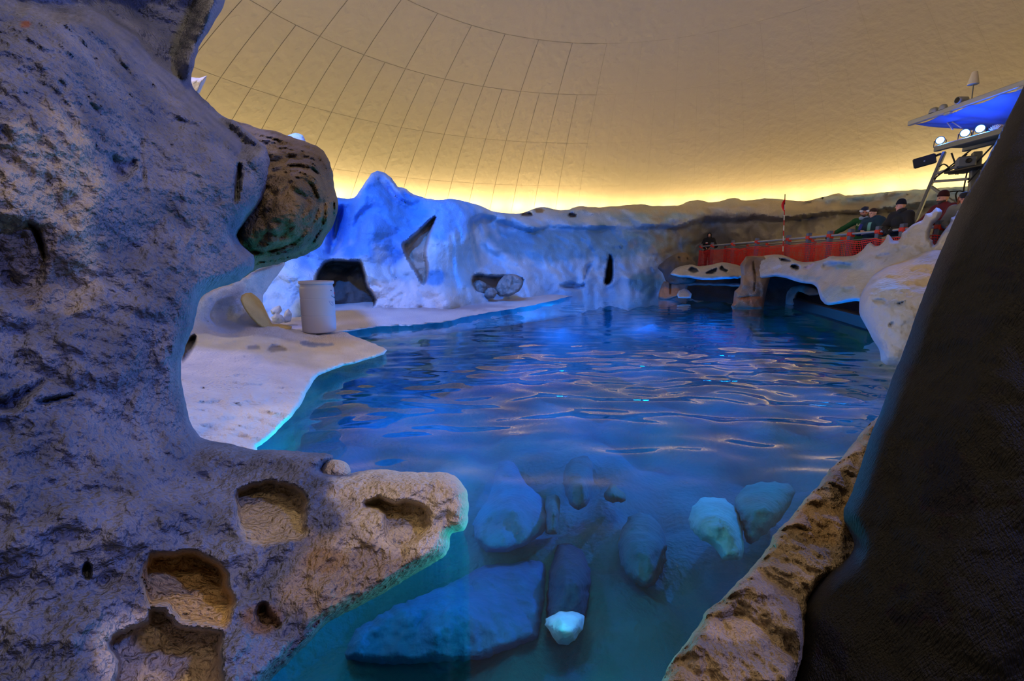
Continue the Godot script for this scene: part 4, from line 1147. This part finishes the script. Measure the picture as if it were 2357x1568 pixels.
	tag(be, "white tapered cone antenna on a thin stick above the tower roof", "antenna")
	b = Builder.new()
	b.tube([Vector3(0, -0.05, 0), Vector3(-0.02, 0.40, 0)], 0.012, 8)
	put("stick", b.done(), M.grey_metal, be)
	b = Builder.new()
	b.lathe([Vector2(0, 0.40), Vector2(0.105, 0.40), Vector2(0.11, 0.41), Vector2(0.055, 0.68), Vector2(0.04, 0.69), Vector2(0, 0.69)], 24, Vector3(-0.03, 0, 0))
	put("cone", b.done(), M.white_paint, be)
	# the finned heater
	var hp := pt(2293, 301, 10.5)
	var he := thing("vent_grille", hp)
	tag(he, "small tan finned vent on the right end of the lamp platform", "vent")
	for i in 7:
		b = Builder.new()
		var a := lerpf(-0.9, 0.9, i / 6.0)
		b.box(Vector3(0, 0.08 * cos(a), 0.12 * sin(a)), Vector3(0.10, 0.10, 0.015), Basis(Vector3.RIGHT, a), 0.003)
		put("fin", b.done(), M.white_paint, he)
	b = Builder.new()
	b.box(Vector3(0, 0.0, 0), Vector3(0.12, 0.05, 0.26), Basis(), 0.01)
	put("base", b.done(), M.grey_metal, he)

# ---------------------------------------------------------------- people
# prims: [0, a, b, ra, rb] a tapered limb, [1, centre, radii] an ellipsoid; all joined smoothly
func field(pr: Array, p: Vector3, k: float) -> float:
	var d := 10.0
	for q in pr:
		var e := 0.0
		if q[0] == 0:
			var ba: Vector3 = q[2] - q[1]
			var t := clampf((p - q[1]).dot(ba) / ba.length_squared(), 0.0, 1.0)
			e = p.distance_to(q[1] + ba * t) - lerpf(q[3], q[4], t)
		else:
			var c: Vector3 = p - q[1]
			var k0: float = (c / q[2]).length()
			e = k0 * (k0 - 1.0) / maxf((c / (q[2] * q[2])).length(), 1e-5)
		var h := clampf(0.5 + 0.5 * (d - e) / k, 0.0, 1.0)
		d = lerpf(d, e, h) - k * h * (1.0 - h)
	return d

func skin_field(st: Array, pr: Array, cell: float, k: float, paint: Callable) -> void:   # surface nets, added to st = [verts, indices, colours]
	var lo := Vector3.INF; var hi := -Vector3.INF
	for q in pr:
		var r: Vector3 = Vector3.ONE * maxf(q[3], q[4]) if q[0] == 0 else q[2]
		lo = lo.min(q[1] - r); hi = hi.max(q[1] + r)
		if q[0] == 0:
			lo = lo.min(q[2] - r); hi = hi.max(q[2] + r)
	lo -= Vector3.ONE * cell * 3.0; hi += Vector3.ONE * cell * 3.0
	var B := 4
	var n := Vector3i((hi - lo) / (cell * B)) + Vector3i.ONE
	var N := n * B + Vector3i.ONE
	var val := PackedFloat32Array(); val.resize(N.x * N.y * N.z); val.fill(1.0)
	var blocks := []
	var done := PackedByteArray(); done.resize(val.size())
	for z in n.z: for y in n.y: for x in n.x:
		var c := lo + (Vector3(x, y, z) + Vector3.ONE * 0.5) * cell * B
		if absf(field(pr, c, k)) > cell * B * 1.1 + k * 0.3: continue
		blocks.append(Vector3i(x, y, z) * B)
		for dz in B + 1: for dy in B + 1: for dx in B + 1:
			var i := (x * B + dx) + N.x * ((y * B + dy) + N.y * (z * B + dz))
			if not done[i]:
				done[i] = 1
				val[i] = field(pr, lo + Vector3(x * B + dx, y * B + dy, z * B + dz) * cell, k)
	var vid := {}
	var v: PackedVector3Array = st[0]; var idx: PackedInt32Array = st[1]; var col: PackedColorArray = st[2]
	var sx := 1; var sy := N.x; var sz := N.x * N.y
	var off := [0, sx, sy, sx + sy, sz, sz + sx, sz + sy, sz + sx + sy]
	var corner := [Vector3(0, 0, 0), Vector3(1, 0, 0), Vector3(0, 1, 0), Vector3(1, 1, 0), Vector3(0, 0, 1), Vector3(1, 0, 1), Vector3(0, 1, 1), Vector3(1, 1, 1)]
	var edges := [[0, 1], [2, 3], [4, 5], [6, 7], [0, 2], [1, 3], [4, 6], [5, 7], [0, 4], [1, 5], [2, 6], [3, 7]]
	for bl in blocks:
		for dz in B: for dy in B: for dx in B:
			var c := Vector3i(bl.x + dx, bl.y + dy, bl.z + dz)
			var i := c.x + sy * c.y + sz * c.z
			var m := 0
			for q in 8:
				if val[i + off[q]] < 0.0: m |= 1 << q
			if m == 0 or m == 255: continue
			var s := Vector3(); var cnt := 0
			for e in edges:
				var a := val[i + off[e[0]]]; var b := val[i + off[e[1]]]
				if (a < 0.0) != (b < 0.0):
					s += corner[e[0]].lerp(corner[e[1]], a / (a - b)); cnt += 1
			vid[i] = v.size()
			var p := lo + (Vector3(c) + s / cnt) * cell
			v.append(p)
			col.append(paint.call(p))
	for bl in blocks:
		for dz in B: for dy in B: for dx in B:
			var i: int = (bl.x + dx) + sy * (bl.y + dy) + sz * (bl.z + dz)
			var a := val[i] < 0.0
			for ax in 3:
				var st_: int = [sx, sy, sz][ax]
				if a == (val[i + st_] < 0.0): continue
				var u: int = [sy, sz, sx][ax]; var w: int = [sz, sx, sy][ax]
				if not (vid.has(i) and vid.has(i - u) and vid.has(i - w) and vid.has(i - u - w)): continue
				var q0: int = vid[i - u - w]; var q1: int = vid[i - w]; var q2: int = vid[i]; var q3: int = vid[i - u]
				for e in ([q0, q2, q1, q0, q3, q2] if a else [q0, q1, q2, q0, q2, q3]): idx.append(e)
	st[0] = v; st[1] = idx; st[2] = col

func field_mesh(pr: Array, cell: float, k: float, paint: Callable) -> ArrayMesh:
	var st := [PackedVector3Array(), PackedInt32Array(), PackedColorArray()]
	skin_field(st, pr, cell, k, paint)
	return smooth_mesh(st[0], st[1], st[2])

func hand_prims(wrist: Vector3, along: Vector3, down: Vector3, thumb: Vector3, grow := 0.0) -> Array:
	along = along.normalized()
	down = (down - along * down.dot(along)).normalized()
	var wide := along.cross(down).normalized()
	if wide.dot(thumb) < 0.0: wide = -wide
	var pr := [[0, wrist, wrist + along * 0.03, 0.024 + grow, 0.026 + grow]]
	for f in 4:
		var w := wide * (0.027 - 0.018 * f)
		var root := wrist + along * 0.085 + w
		var L: float = [0.072, 0.080, 0.074, 0.058][f]
		pr.append([0, wrist + along * 0.02 + w * 0.7, root, 0.014 + grow, 0.012 + grow])
		var k1 := root + (along * 0.85 + down * 0.5).normalized() * L * 0.5
		var k2 := k1 + (along * 0.25 + down).normalized() * L * 0.35
		pr.append([0, root, k1, 0.0095 + grow, 0.009 + grow])
		pr.append([0, k1, k2, 0.009 + grow, 0.008 + grow])
	var tb := wrist + along * 0.03 + wide * 0.028
	var t1 := tb + (along * 0.6 + wide * 0.7 + down * 0.3).normalized() * 0.04
	pr.append([0, tb, t1, 0.013 + grow, 0.011 + grow])
	pr.append([0, t1, t1 + (along + wide * 0.1 + down * 0.5).normalized() * 0.03, 0.011 + grow, 0.009 + grow])
	return pr

# o: at, turn, tall, lean (forward tilt), head_turn, head_nod, elbows and hands (right, left; local), coat, trousers, skin, coat_puff, glove, beard, hair
func person(label: String, o: Dictionary) -> Node3D:
	var t := thing("person", o.at, o.turn)
	tag(t, label, "person", "")
	var s: float = o.get("tall", 1.0)
	var lean: float = o.get("lean", 0.0)
	var bend := func(p: Vector3) -> Vector3:             # the trunk tilts forward from the hips
		if p.y < 0.95: return p
		var r := Vector3(p.x, p.y - 0.95, p.z).rotated(Vector3.RIGHT, lean)
		return r + Vector3(0, 0.95, 0)
	var sho_r: Vector3 = bend.call(Vector3(-0.175, 1.43, 0.0))
	var sho_l: Vector3 = bend.call(Vector3(0.175, 1.43, 0.0))
	var er: Vector3 = o.elbows[0]; var el: Vector3 = o.elbows[1]
	var hr: Vector3 = o.hands[0]; var hl: Vector3 = o.hands[1]
	var chest: Vector3 = bend.call(Vector3(0, 1.28, 0.0)); var belly: Vector3 = bend.call(Vector3(0, 1.08, 0.01)); var neck0: Vector3 = bend.call(Vector3(0, 1.46, 0.0)); var neck1: Vector3 = bend.call(Vector3(0, 1.55, 0.02))
	var skin: Color = o.get("skin", lin(206, 150, 126))
	var coat: Color = o.coat
	# the head has axes of its own
	var hb := Basis(Vector3.UP, o.get("head_turn", 0.0)) * Basis(Vector3.RIGHT, o.get("head_nod", 0.0))
	var hc: Vector3 = neck1 + hb * Vector3(0, 0.095, 0.01)
	var H := func(p: Vector3) -> Vector3: return hc + hb * p
	var body := [[0, Vector3(0, 0.95, 0), belly, 0.12, 0.12], [0, belly, chest, 0.12, 0.13], [0, sho_r, sho_l, 0.06, 0.06], [0, neck0, neck1, 0.055, 0.05], [0, sho_r, er, 0.05, 0.04], [0, er, hr, 0.04, 0.027], [0, sho_l, el, 0.05, 0.04], [0, el, hl, 0.04, 0.027]]
	for sd in [-1.0, 1.0]:
		body += [[0, Vector3(0.09 * sd, 0.92, 0), Vector3(0.10 * sd, 0.50, 0.02), 0.085, 0.055], [0, Vector3(0.10 * sd, 0.50, 0.02), Vector3(0.10 * sd, 0.09, -0.02), 0.055, 0.038], [0, Vector3(0.10 * sd, 0.045, -0.03), Vector3(0.11 * sd, 0.035, 0.13), 0.038, 0.028]]
	var st := [PackedVector3Array(), PackedInt32Array(), PackedColorArray()]
	var flat := func(_p: Vector3) -> Color: return skin
	skin_field(st, body, 0.022, 0.04, flat)
	var beard = o.get("beard")
	var face := func(p: Vector3) -> Color:
		var q := hb.inverse() * (p - hc)
		for e in [-1.0, 1.0]:
			if Vector2(q.x - 0.031 * e, (q.y - 0.012) * 1.6).length() < 0.012 and q.z > 0.05: return Color(0.02, 0.015, 0.015)
			if Vector2(q.x - 0.033 * e, (q.y - 0.032) * 3.0).length() < 0.02 and q.z > 0.05: return skin * 0.45
		if absf(q.x) < 0.022 and absf(q.y + 0.062) < 0.006 and q.z > 0.05: return skin * Color(0.75, 0.4, 0.4)
		if beard != null and q.y < -0.035 and q.z > -0.03: return beard
		return skin
	var head := [[1, H.call(Vector3(0, 0.03, -0.012)), Vector3(0.077, 0.092, 0.095)], [1, H.call(Vector3(0, -0.045, 0.022)), Vector3(0.058, 0.07, 0.066)], [0, H.call(Vector3(0, 0.012, 0.082)), H.call(Vector3(0, -0.022, 0.10)), 0.010, 0.014], [0, H.call(Vector3(-0.03, 0.03, 0.07)), H.call(Vector3(0.03, 0.03, 0.07)), 0.014, 0.014], [0, H.call(Vector3(-0.014, -0.062, 0.076)), H.call(Vector3(0.014, -0.062, 0.076)), 0.011, 0.011], [1, H.call(Vector3(0, -0.092, 0.06)), Vector3(0.022, 0.02, 0.02)], [1, H.call(Vector3(-0.078, -0.008, -0.01)), Vector3(0.012, 0.032, 0.02)], [1, H.call(Vector3(0.078, -0.008, -0.01)), Vector3(0.012, 0.032, 0.02)], [0, neck0, H.call(Vector3(0, -0.06, -0.02)), 0.052, 0.05]]
	skin_field(st, head, 0.0065, 0.018, face)
	var glove = o.get("glove")
	if glove == null:
		for k in 2:
			var w: Vector3 = o.hands[k]
			var al: Vector3 = (w - o.elbows[k])
			skin_field(st, hand_prims(w, o.get("reach", [al, al])[k], Vector3(0, -1, 0) + Vector3(0, 0, 0.2), Vector3(1.0 if k == 0 else -1.0, 0.2, 0.3)), 0.006, 0.010, flat)
	var sc := Vector3.ONE * s
	var bm := put("body", smooth_mesh(st[0], st[1], st[2]), M.skin, t)
	bm.scale = sc
	if glove != null:
		for k in 2:
			var w: Vector3 = o.hands[k]
			var al: Vector3 = (w - o.elbows[k])
			var gm := put("glove", field_mesh(hand_prims(w, o.get("reach", [al, al])[k], Vector3(0, -1, 0.2), Vector3(1.0 if k == 0 else -1.0, 0.2, 0.3), 0.004), 0.007, 0.012, func(_p): return glove), M.cloth, t)
			gm.scale = sc
	# clothes
	var puff: float = o.get("puff", 0.02)
	var hem: float = o.get("hem", 0.82)
	var jk := [[0, Vector3(-0.05, hem + 0.04, 0.0), belly, 0.145 + puff, 0.13 + puff], [0, Vector3(0.05, hem + 0.04, 0.0), belly, 0.145 + puff, 0.13 + puff], [0, belly, chest, 0.135 + puff, 0.145 + puff], [0, sho_r, sho_l, 0.075 + puff, 0.075 + puff], [0, sho_r, er, 0.066 + puff, 0.055 + puff], [0, er, er.lerp(hr, 0.93), 0.055 + puff, 0.042 + puff * 0.6], [0, sho_l, el, 0.066 + puff, 0.055 + puff], [0, el, el.lerp(hl, 0.93), 0.055 + puff, 0.042 + puff * 0.6], [0, neck0 + Vector3(0, -0.03, 0), neck0.lerp(neck1, 0.55), 0.085 + puff * 0.5, 0.075 + puff * 0.5]]
	var accent = o.get("accent")
	var paint := func(p: Vector3) -> Color:
		if accent != null:
			var c = accent.call(p)
			if c != null: return c
		return coat * (0.85 + 0.3 * absf(nfine.get_noise_3dv(p * 3.0)))
	put("jacket", field_mesh(jk, 0.016, 0.035, paint), M.cloth, t).scale = sc
	var trousers: Color = o.get("trousers", Color(0.015, 0.017, 0.025))
	var tr := []
	for sd in [-1.0, 1.0]:
		tr += [[0, Vector3(0.08 * sd, 0.92, 0), Vector3(0.10 * sd, 0.50, 0.02), 0.105, 0.075], [0, Vector3(0.10 * sd, 0.50, 0.02), Vector3(0.10 * sd, 0.10, -0.02), 0.075, 0.062]]
	put("trousers", field_mesh(tr, 0.022, 0.03, func(_p): return trousers), M.cloth, t).scale = sc
	for sd in [-1.0, 1.0]:
		put("shoe", field_mesh([[0, Vector3(0.10 * sd, 0.05, -0.04), Vector3(0.115 * sd, 0.042, 0.15), 0.05, 0.04], [0, Vector3(0.10 * sd, 0.09, -0.03), Vector3(0.10 * sd, 0.14, -0.025), 0.048, 0.05]], 0.016, 0.03, func(_p): return Color(0.02, 0.02, 0.02)), M.cloth, t).scale = sc
	for e in o.get("extras", []):                        # hats, hair, hoods, scarves: [name, prims in the head's axes, colour or painter, smoothness]
		var pr := []
		for q in e[1]:
			pr.append([0, H.call(q[1]), H.call(q[2]), q[3], q[4]] if q[0] == 0 else [1, H.call(q[1]), q[2]])
		var ec = e[2]
		put(e[0], field_mesh(pr, 0.009, e[3], (func(p): return ec.call(hb.inverse() * (p - hc))) if ec is Callable else func(_p): return ec), M.cloth, t).scale = sc
	for e in o.get("lathes", []):                        # knitted hats: [name, profile, material, tilt]
		var b := Builder.new()
		b.lathe(e[1], 28)
		var m := put(e[0], b.done(), e[2], t)
		m.transform = Transform3D(hb * Basis(Vector3.RIGHT, e[3]), hc * s).scaled_local(sc * Vector3(0.93, 1.0, 1.12))
	return t

func place_person(x: float, d: float) -> Vector3: return post_at(x, d, FLOOR_Y)

func build_people() -> void:
	M.skin = vmat(0.6)
	M.cloth = vmat(0.9)
	M.knit_black = mat(Color(0.035, 0.035, 0.05), 0.95)
	M.knit_maroon = mat(Color(0.20, 0.03, 0.06), 0.95)
	M.knit_blue = mat(Color(0.04, 0.07, 0.16), 0.95)
	M.white_trim = mat(Color(0.82, 0.82, 0.84), 0.95)
	var beanie := [Vector2(0.082, 0.04), Vector2(0.092, 0.043), Vector2(0.094, 0.078), Vector2(0.088, 0.084), Vector2(0.086, 0.10), Vector2(0.076, 0.135), Vector2(0.058, 0.165), Vector2(0.030, 0.182), Vector2(0.0, 0.187)]
	# the far one, in black with a hood
	person("person in a black hooded jacket alone at the far end of the walkway", {"at": place_person(1629, 22.0), "turn": -0.5, "tall": 0.97, "coat": Color(0.012, 0.012, 0.018), "puff": 0.035,
		"elbows": [Vector3(-0.32, 1.13, 0.05), Vector3(0.32, 1.13, 0.05)], "hands": [Vector3(-0.12, 1.06, 0.26), Vector3(0.12, 1.06, 0.26)], "beard": Color(0.05, 0.04, 0.035),
		"accent": func(p: Vector3): return (Color(0.8, 0.8, 0.8) if p.y > 1.285 else Color(0.75, 0.06, 0.06)) if p.z > 0.08 and absf(p.x + 0.09) < 0.05 and p.y > 1.25 and p.y < 1.32 else null,
		"extras": [["hood", [[1, Vector3(0, 0.035, -0.035), Vector3(0.108, 0.118, 0.105)], [0, Vector3(-0.05, -0.10, -0.03), Vector3(0.05, -0.10, -0.03), 0.075, 0.075]], Color(0.012, 0.012, 0.018), 0.03], ["scarf", [[0, Vector3(-0.045, -0.125, 0.03), Vector3(0.045, -0.125, 0.03), 0.06, 0.06]], Color(0.015, 0.015, 0.02), 0.03]]})
	# green sweater, fur-trimmed hat
	person("bearded person in green sweater and white-trimmed dark hat, reaching along the rail", {"at": place_person(1976, 13.15), "turn": -0.75, "tall": 1.03, "coat": lin(28, 86, 44), "puff": 0.012, "head_turn": 0.25, "head_nod": 0.15, "lean": 0.08,
		"elbows": [Vector3(-0.45, 1.24, 0.02), Vector3(0.28, 1.16, 0.10)], "hands": [Vector3(-0.72, 1.07, 0.10), Vector3(0.10, 1.10, 0.28)], "glove": Color(0.02, 0.02, 0.022), "beard": Color(0.06, 0.035, 0.025), "skin": lin(190, 128, 104),
		"accent": func(p: Vector3): return lin(214, 206, 176) if p.z > 0.06 and absf(p.x) < 0.15 and absf(p.y - 1.325 - 0.012 * sign(sin(p.x * 95.0))) < 0.018 and sin(p.x * 190.0) > -0.5 else (lin(200, 60, 40) if p.x < -0.62 and p.x > -0.68 else (lin(226, 216, 190) if p.z > 0.1 and Vector2(p.x, p.y - 1.13).length() < 0.07 else null)),
		"extras": [["scarf", [[0, Vector3(-0.06, -0.13, 0.03), Vector3(0.06, -0.13, 0.03), 0.05, 0.05], [0, Vector3(0.0, -0.14, -0.06), Vector3(0.03, -0.14, -0.06), 0.05, 0.05], [0, Vector3(0.02, -0.14, 0.07), Vector3(0.02, -0.25, 0.09), 0.035, 0.03]], lin(150, 170, 196), 0.03], ["hat_trim", [[0, Vector3(-0.075, 0.052, 0.045), Vector3(0.075, 0.052, 0.045), 0.028, 0.028], [0, Vector3(-0.082, 0.055, -0.05), Vector3(-0.075, 0.052, 0.045), 0.028, 0.028], [0, Vector3(0.082, 0.055, -0.05), Vector3(0.075, 0.052, 0.045), 0.028, 0.028]], lin(226, 228, 234), 0.02], ["hat", [[1, Vector3(0, 0.09, -0.015), Vector3(0.088, 0.075, 0.095)], [0, Vector3(0.0, 0.14, -0.02), Vector3(0.07, 0.145, -0.04), 0.035, 0.02]], Color(0.02, 0.03, 0.06), 0.02]]})
	# dark teal puffer, phone
	var p3 := person("person in a dark blue puffer jacket holding a phone over the rail", {"at": place_person(1999, 12.3), "turn": -1.15, "tall": 0.975, "coat": lin(30, 62, 84), "puff": 0.04, "head_turn": -0.35, "head_nod": 0.25,
		"elbows": [Vector3(-0.27, 1.14, 0.08), Vector3(0.30, 1.10, 0.06)], "hands": [Vector3(-0.08, 1.16, 0.34), Vector3(0.06, 1.10, 0.33)], "skin": lin(224, 170, 148),
		"accent": func(p: Vector3): return lin(120, 190, 190) if p.z > 0.14 and absf(p.x - 0.0) < 0.035 and p.y > 1.15 else null,
		"extras": [["hair", [[1, Vector3(0, 0.056, -0.018), Vector3(0.085, 0.082, 0.098)], [1, Vector3(0, 0.03, -0.115), Vector3(0.035, 0.045, 0.04)]], lin(60, 40, 30), 0.02], ["hood", [[0, Vector3(-0.09, -0.15, -0.06), Vector3(0.09, -0.15, -0.06), 0.075, 0.075], [0, Vector3(-0.10, -0.15, -0.02), Vector3(-0.07, -0.17, 0.06), 0.05, 0.04], [0, Vector3(0.10, -0.15, -0.02), Vector3(0.07, -0.17, 0.06), 0.05, 0.04]], lin(34, 66, 90), 0.04]]})
	var ph := thing("phone", p3.position + Basis(Vector3.UP, -1.15) * Vector3(-0.06, 1.235, 0.43), -1.15)
	tag(ph, "blue phone held up by the person in the dark blue puffer jacket", "phone")
	var b := Builder.new()
	b.box(Vector3(), Vector3(0.075, 0.15, 0.010), Basis(Vector3.RIGHT, -0.35), 0.004)
	put("case", b.done(), mat(Color(0.06, 0.14, 0.55), 0.4), ph)
	b = Builder.new()
	b.box(Basis(Vector3.RIGHT, -0.35) * Vector3(0, 0, -0.006), Vector3(0.066, 0.138, 0.002), Basis(Vector3.RIGHT, -0.35), 0.0)
	put("screen", b.done(), M.black_ink, ph)
	# black jacket and beanie
	person("person in black jacket and navy beanie, hands clasped on the rail", {"at": place_person(2062, 11.2), "turn": -1.35, "tall": 1.0, "coat": Color(0.018, 0.019, 0.024), "puff": 0.035, "head_turn": -0.6, "head_nod": 0.08, "lean": 0.05,
		"elbows": [Vector3(-0.30, 1.14, 0.12), Vector3(0.31, 1.14, 0.12)], "hands": [Vector3(-0.05, 1.06, 0.33), Vector3(0.05, 1.06, 0.34)], "glove": Color(0.02, 0.02, 0.022), "skin": lin(222, 160, 138),
		"extras": [["collar", [[0, Vector3(-0.045, -0.115, 0.02), Vector3(0.045, -0.115, 0.02), 0.062, 0.062], [0, Vector3(-0.04, -0.10, -0.05), Vector3(0.04, -0.10, -0.05), 0.062, 0.062]], Color(0.02, 0.02, 0.025), 0.03]],
		"lathes": [["beanie", beanie, M.knit_blue, -0.12]]})
	# maroon beanie, leaning far over
	person("bearded person in maroon beanie and dark red jacket leaning on the rail", {"at": place_person(2166, 10.5), "turn": -1.5, "tall": 1.06, "coat": lin(96, 26, 40), "puff": 0.03, "lean": 0.22, "head_turn": -0.35, "head_nod": 0.1,
		"elbows": [Vector3(-0.26, 1.12, 0.34), Vector3(0.27, 1.16, 0.36)], "hands": [Vector3(-0.10, 1.04, 0.58), Vector3(0.13, 1.06, 0.62)], "beard": Color(0.05, 0.03, 0.025), "glove": lin(70, 30, 60),
		"lathes": [["beanie", beanie, M.knit_maroon, -0.15]]})
	# long red-brown hair
	person("person with long red-brown hair and dark cap, half hidden by the timber post", {"at": place_person(2200, 9.75), "turn": -1.2, "tall": 0.99, "coat": lin(120, 124, 130), "puff": 0.03, "head_turn": 0.3, "head_nod": 0.35,
		"elbows": [Vector3(-0.27, 1.14, 0.10), Vector3(0.28, 1.14, 0.10)], "hands": [Vector3(-0.10, 1.06, 0.30), Vector3(0.10, 1.06, 0.30)], "skin": lin(206, 140, 120),
		"extras": [["hair", [[1, Vector3(0, 0.03, -0.03), Vector3(0.086, 0.10, 0.09)], [0, Vector3(-0.07, 0.0, -0.06), Vector3(-0.085, -0.32, -0.02), 0.05, 0.035], [0, Vector3(0.07, 0.0, -0.06), Vector3(0.10, -0.32, 0.0), 0.05, 0.04], [0, Vector3(0.0, 0.0, -0.08), Vector3(0.0, -0.34, -0.09), 0.06, 0.05]], lin(122, 66, 36), 0.03], ["cap", [[1, Vector3(0, 0.07, -0.015), Vector3(0.090, 0.068, 0.10)], [1, Vector3(0, 0.055, 0.10), Vector3(0.07, 0.012, 0.06)]], Color(0.02, 0.022, 0.03), 0.02]]})

# ---------------------------------------------------------------- what lies under the water and small stones
func build_small() -> void:
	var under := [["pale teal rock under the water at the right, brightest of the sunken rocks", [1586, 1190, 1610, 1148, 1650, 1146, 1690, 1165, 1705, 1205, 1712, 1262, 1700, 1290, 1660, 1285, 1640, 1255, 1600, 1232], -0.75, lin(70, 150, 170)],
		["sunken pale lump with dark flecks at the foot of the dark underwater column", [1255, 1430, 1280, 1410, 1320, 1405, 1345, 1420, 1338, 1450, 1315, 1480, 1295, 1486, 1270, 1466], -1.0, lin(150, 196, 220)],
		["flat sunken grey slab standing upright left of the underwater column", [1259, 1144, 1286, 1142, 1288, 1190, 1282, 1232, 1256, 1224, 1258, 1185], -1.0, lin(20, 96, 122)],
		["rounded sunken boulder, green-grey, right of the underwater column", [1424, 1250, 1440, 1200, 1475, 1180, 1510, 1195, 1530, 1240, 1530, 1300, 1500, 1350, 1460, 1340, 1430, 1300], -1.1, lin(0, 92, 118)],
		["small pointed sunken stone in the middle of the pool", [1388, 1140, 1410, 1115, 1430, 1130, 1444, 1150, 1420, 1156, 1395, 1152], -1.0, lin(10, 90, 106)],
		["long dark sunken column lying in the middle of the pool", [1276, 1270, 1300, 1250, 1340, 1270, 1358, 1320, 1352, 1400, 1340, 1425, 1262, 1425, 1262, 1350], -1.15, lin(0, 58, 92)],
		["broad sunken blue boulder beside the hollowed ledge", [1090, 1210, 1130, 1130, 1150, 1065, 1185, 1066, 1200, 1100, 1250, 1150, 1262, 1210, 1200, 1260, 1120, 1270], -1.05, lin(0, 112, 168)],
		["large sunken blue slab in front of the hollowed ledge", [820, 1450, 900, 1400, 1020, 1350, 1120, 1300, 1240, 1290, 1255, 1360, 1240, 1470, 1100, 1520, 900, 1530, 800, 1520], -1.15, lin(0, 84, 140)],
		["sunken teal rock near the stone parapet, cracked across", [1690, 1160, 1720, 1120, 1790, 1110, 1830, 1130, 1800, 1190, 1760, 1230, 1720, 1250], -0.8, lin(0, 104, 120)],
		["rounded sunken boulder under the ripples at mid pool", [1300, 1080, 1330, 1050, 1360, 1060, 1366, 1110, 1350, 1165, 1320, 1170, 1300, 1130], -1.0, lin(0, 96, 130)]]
	for u in under:
		var c := []
		var pl := poly(u[1])
		var mid := Vector2()
		for q in pl: mid += q / pl.size()
		for q in pl: c.append([q.x, q.y, ahead(q.x, q.y, u[2] - 0.25)])
		c.append([mid.x, mid.y, ahead(mid.x, mid.y, u[2])])
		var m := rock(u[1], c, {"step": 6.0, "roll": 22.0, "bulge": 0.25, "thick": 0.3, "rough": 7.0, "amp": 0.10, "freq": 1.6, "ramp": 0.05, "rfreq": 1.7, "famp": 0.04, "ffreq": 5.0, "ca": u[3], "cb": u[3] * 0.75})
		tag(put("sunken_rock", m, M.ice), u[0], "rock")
	# rubble at the back of the white ledge and in the little caves
	var stones := [["blue-lit angular stone", [622, 714, 632, 706, 645, 704, 650, 714, 640, 726, 626, 724], 9.6], ["narrow blue-lit upright stone", [652, 736, 656, 716, 664, 710, 672, 722, 668, 740, 656, 744], 9.2], ["low blue-lit stone", [624, 730, 634, 722, 650, 726, 656, 740, 640, 746, 628, 742], 9.0]]
	var where := ["in the nook left of the barrel, farthest back", "in the nook left of the barrel, tallest of the rubble", "in the nook left of the barrel, nearest the tan slab"]
	for i in 3:
		var u = stones[i]
		var c := []
		for k in range(0, u[1].size(), 2): c.append([u[1][k], u[1][k + 1], u[2]])
		tag(put("stone", rock(u[1], c, {"step": 2.0, "roll": 6.0, "bulge": 0.12, "thick": 0.15, "rough": 1.5, "amp": 0.05, "freq": 4.0, "ca": lin(206, 212, 220), "cb": lin(170, 182, 200)}), M.ice), u[0] + " " + where[i], "stone", "rubble beside the barrel")
	stones = [["large grey rounded stone filling the right of the small cave", [1140, 672, 1148, 648, 1166, 632, 1190, 634, 1204, 646, 1200, 664, 1180, 680, 1150, 682], 15.1], ["pale lumpy stone at the left of the small cave", [1082, 668, 1088, 652, 1104, 645, 1118, 652, 1122, 668, 1110, 682, 1092, 680], 15.1], ["small pale stone between the two larger ones in the small cave", [1114, 680, 1122, 664, 1138, 662, 1146, 674, 1138, 686, 1120, 686], 14.8]]
	for u in stones:
		var c := []
		for k in range(0, u[1].size(), 2): c.append([u[1][k], u[1][k + 1], u[2]])
		tag(put("stone", rock(u[1], c, {"step": 2.0, "roll": 12.0, "bulge": 0.25, "thick": 0.3, "rough": 2.5, "amp": 0.14, "freq": 2.4, "ramp": 0.10, "rfreq": 2.0, "ca": lin(150, 146, 146), "cb": lin(112, 108, 108)}), M.ice), u[0], "stone")

func _ready() -> void:
	setup()
	make_materials()
	build_dome()
	build_water()
	build_rocks()
	build_walkway()
	build_tower()
	build_barrel()
	build_people()
	build_small()
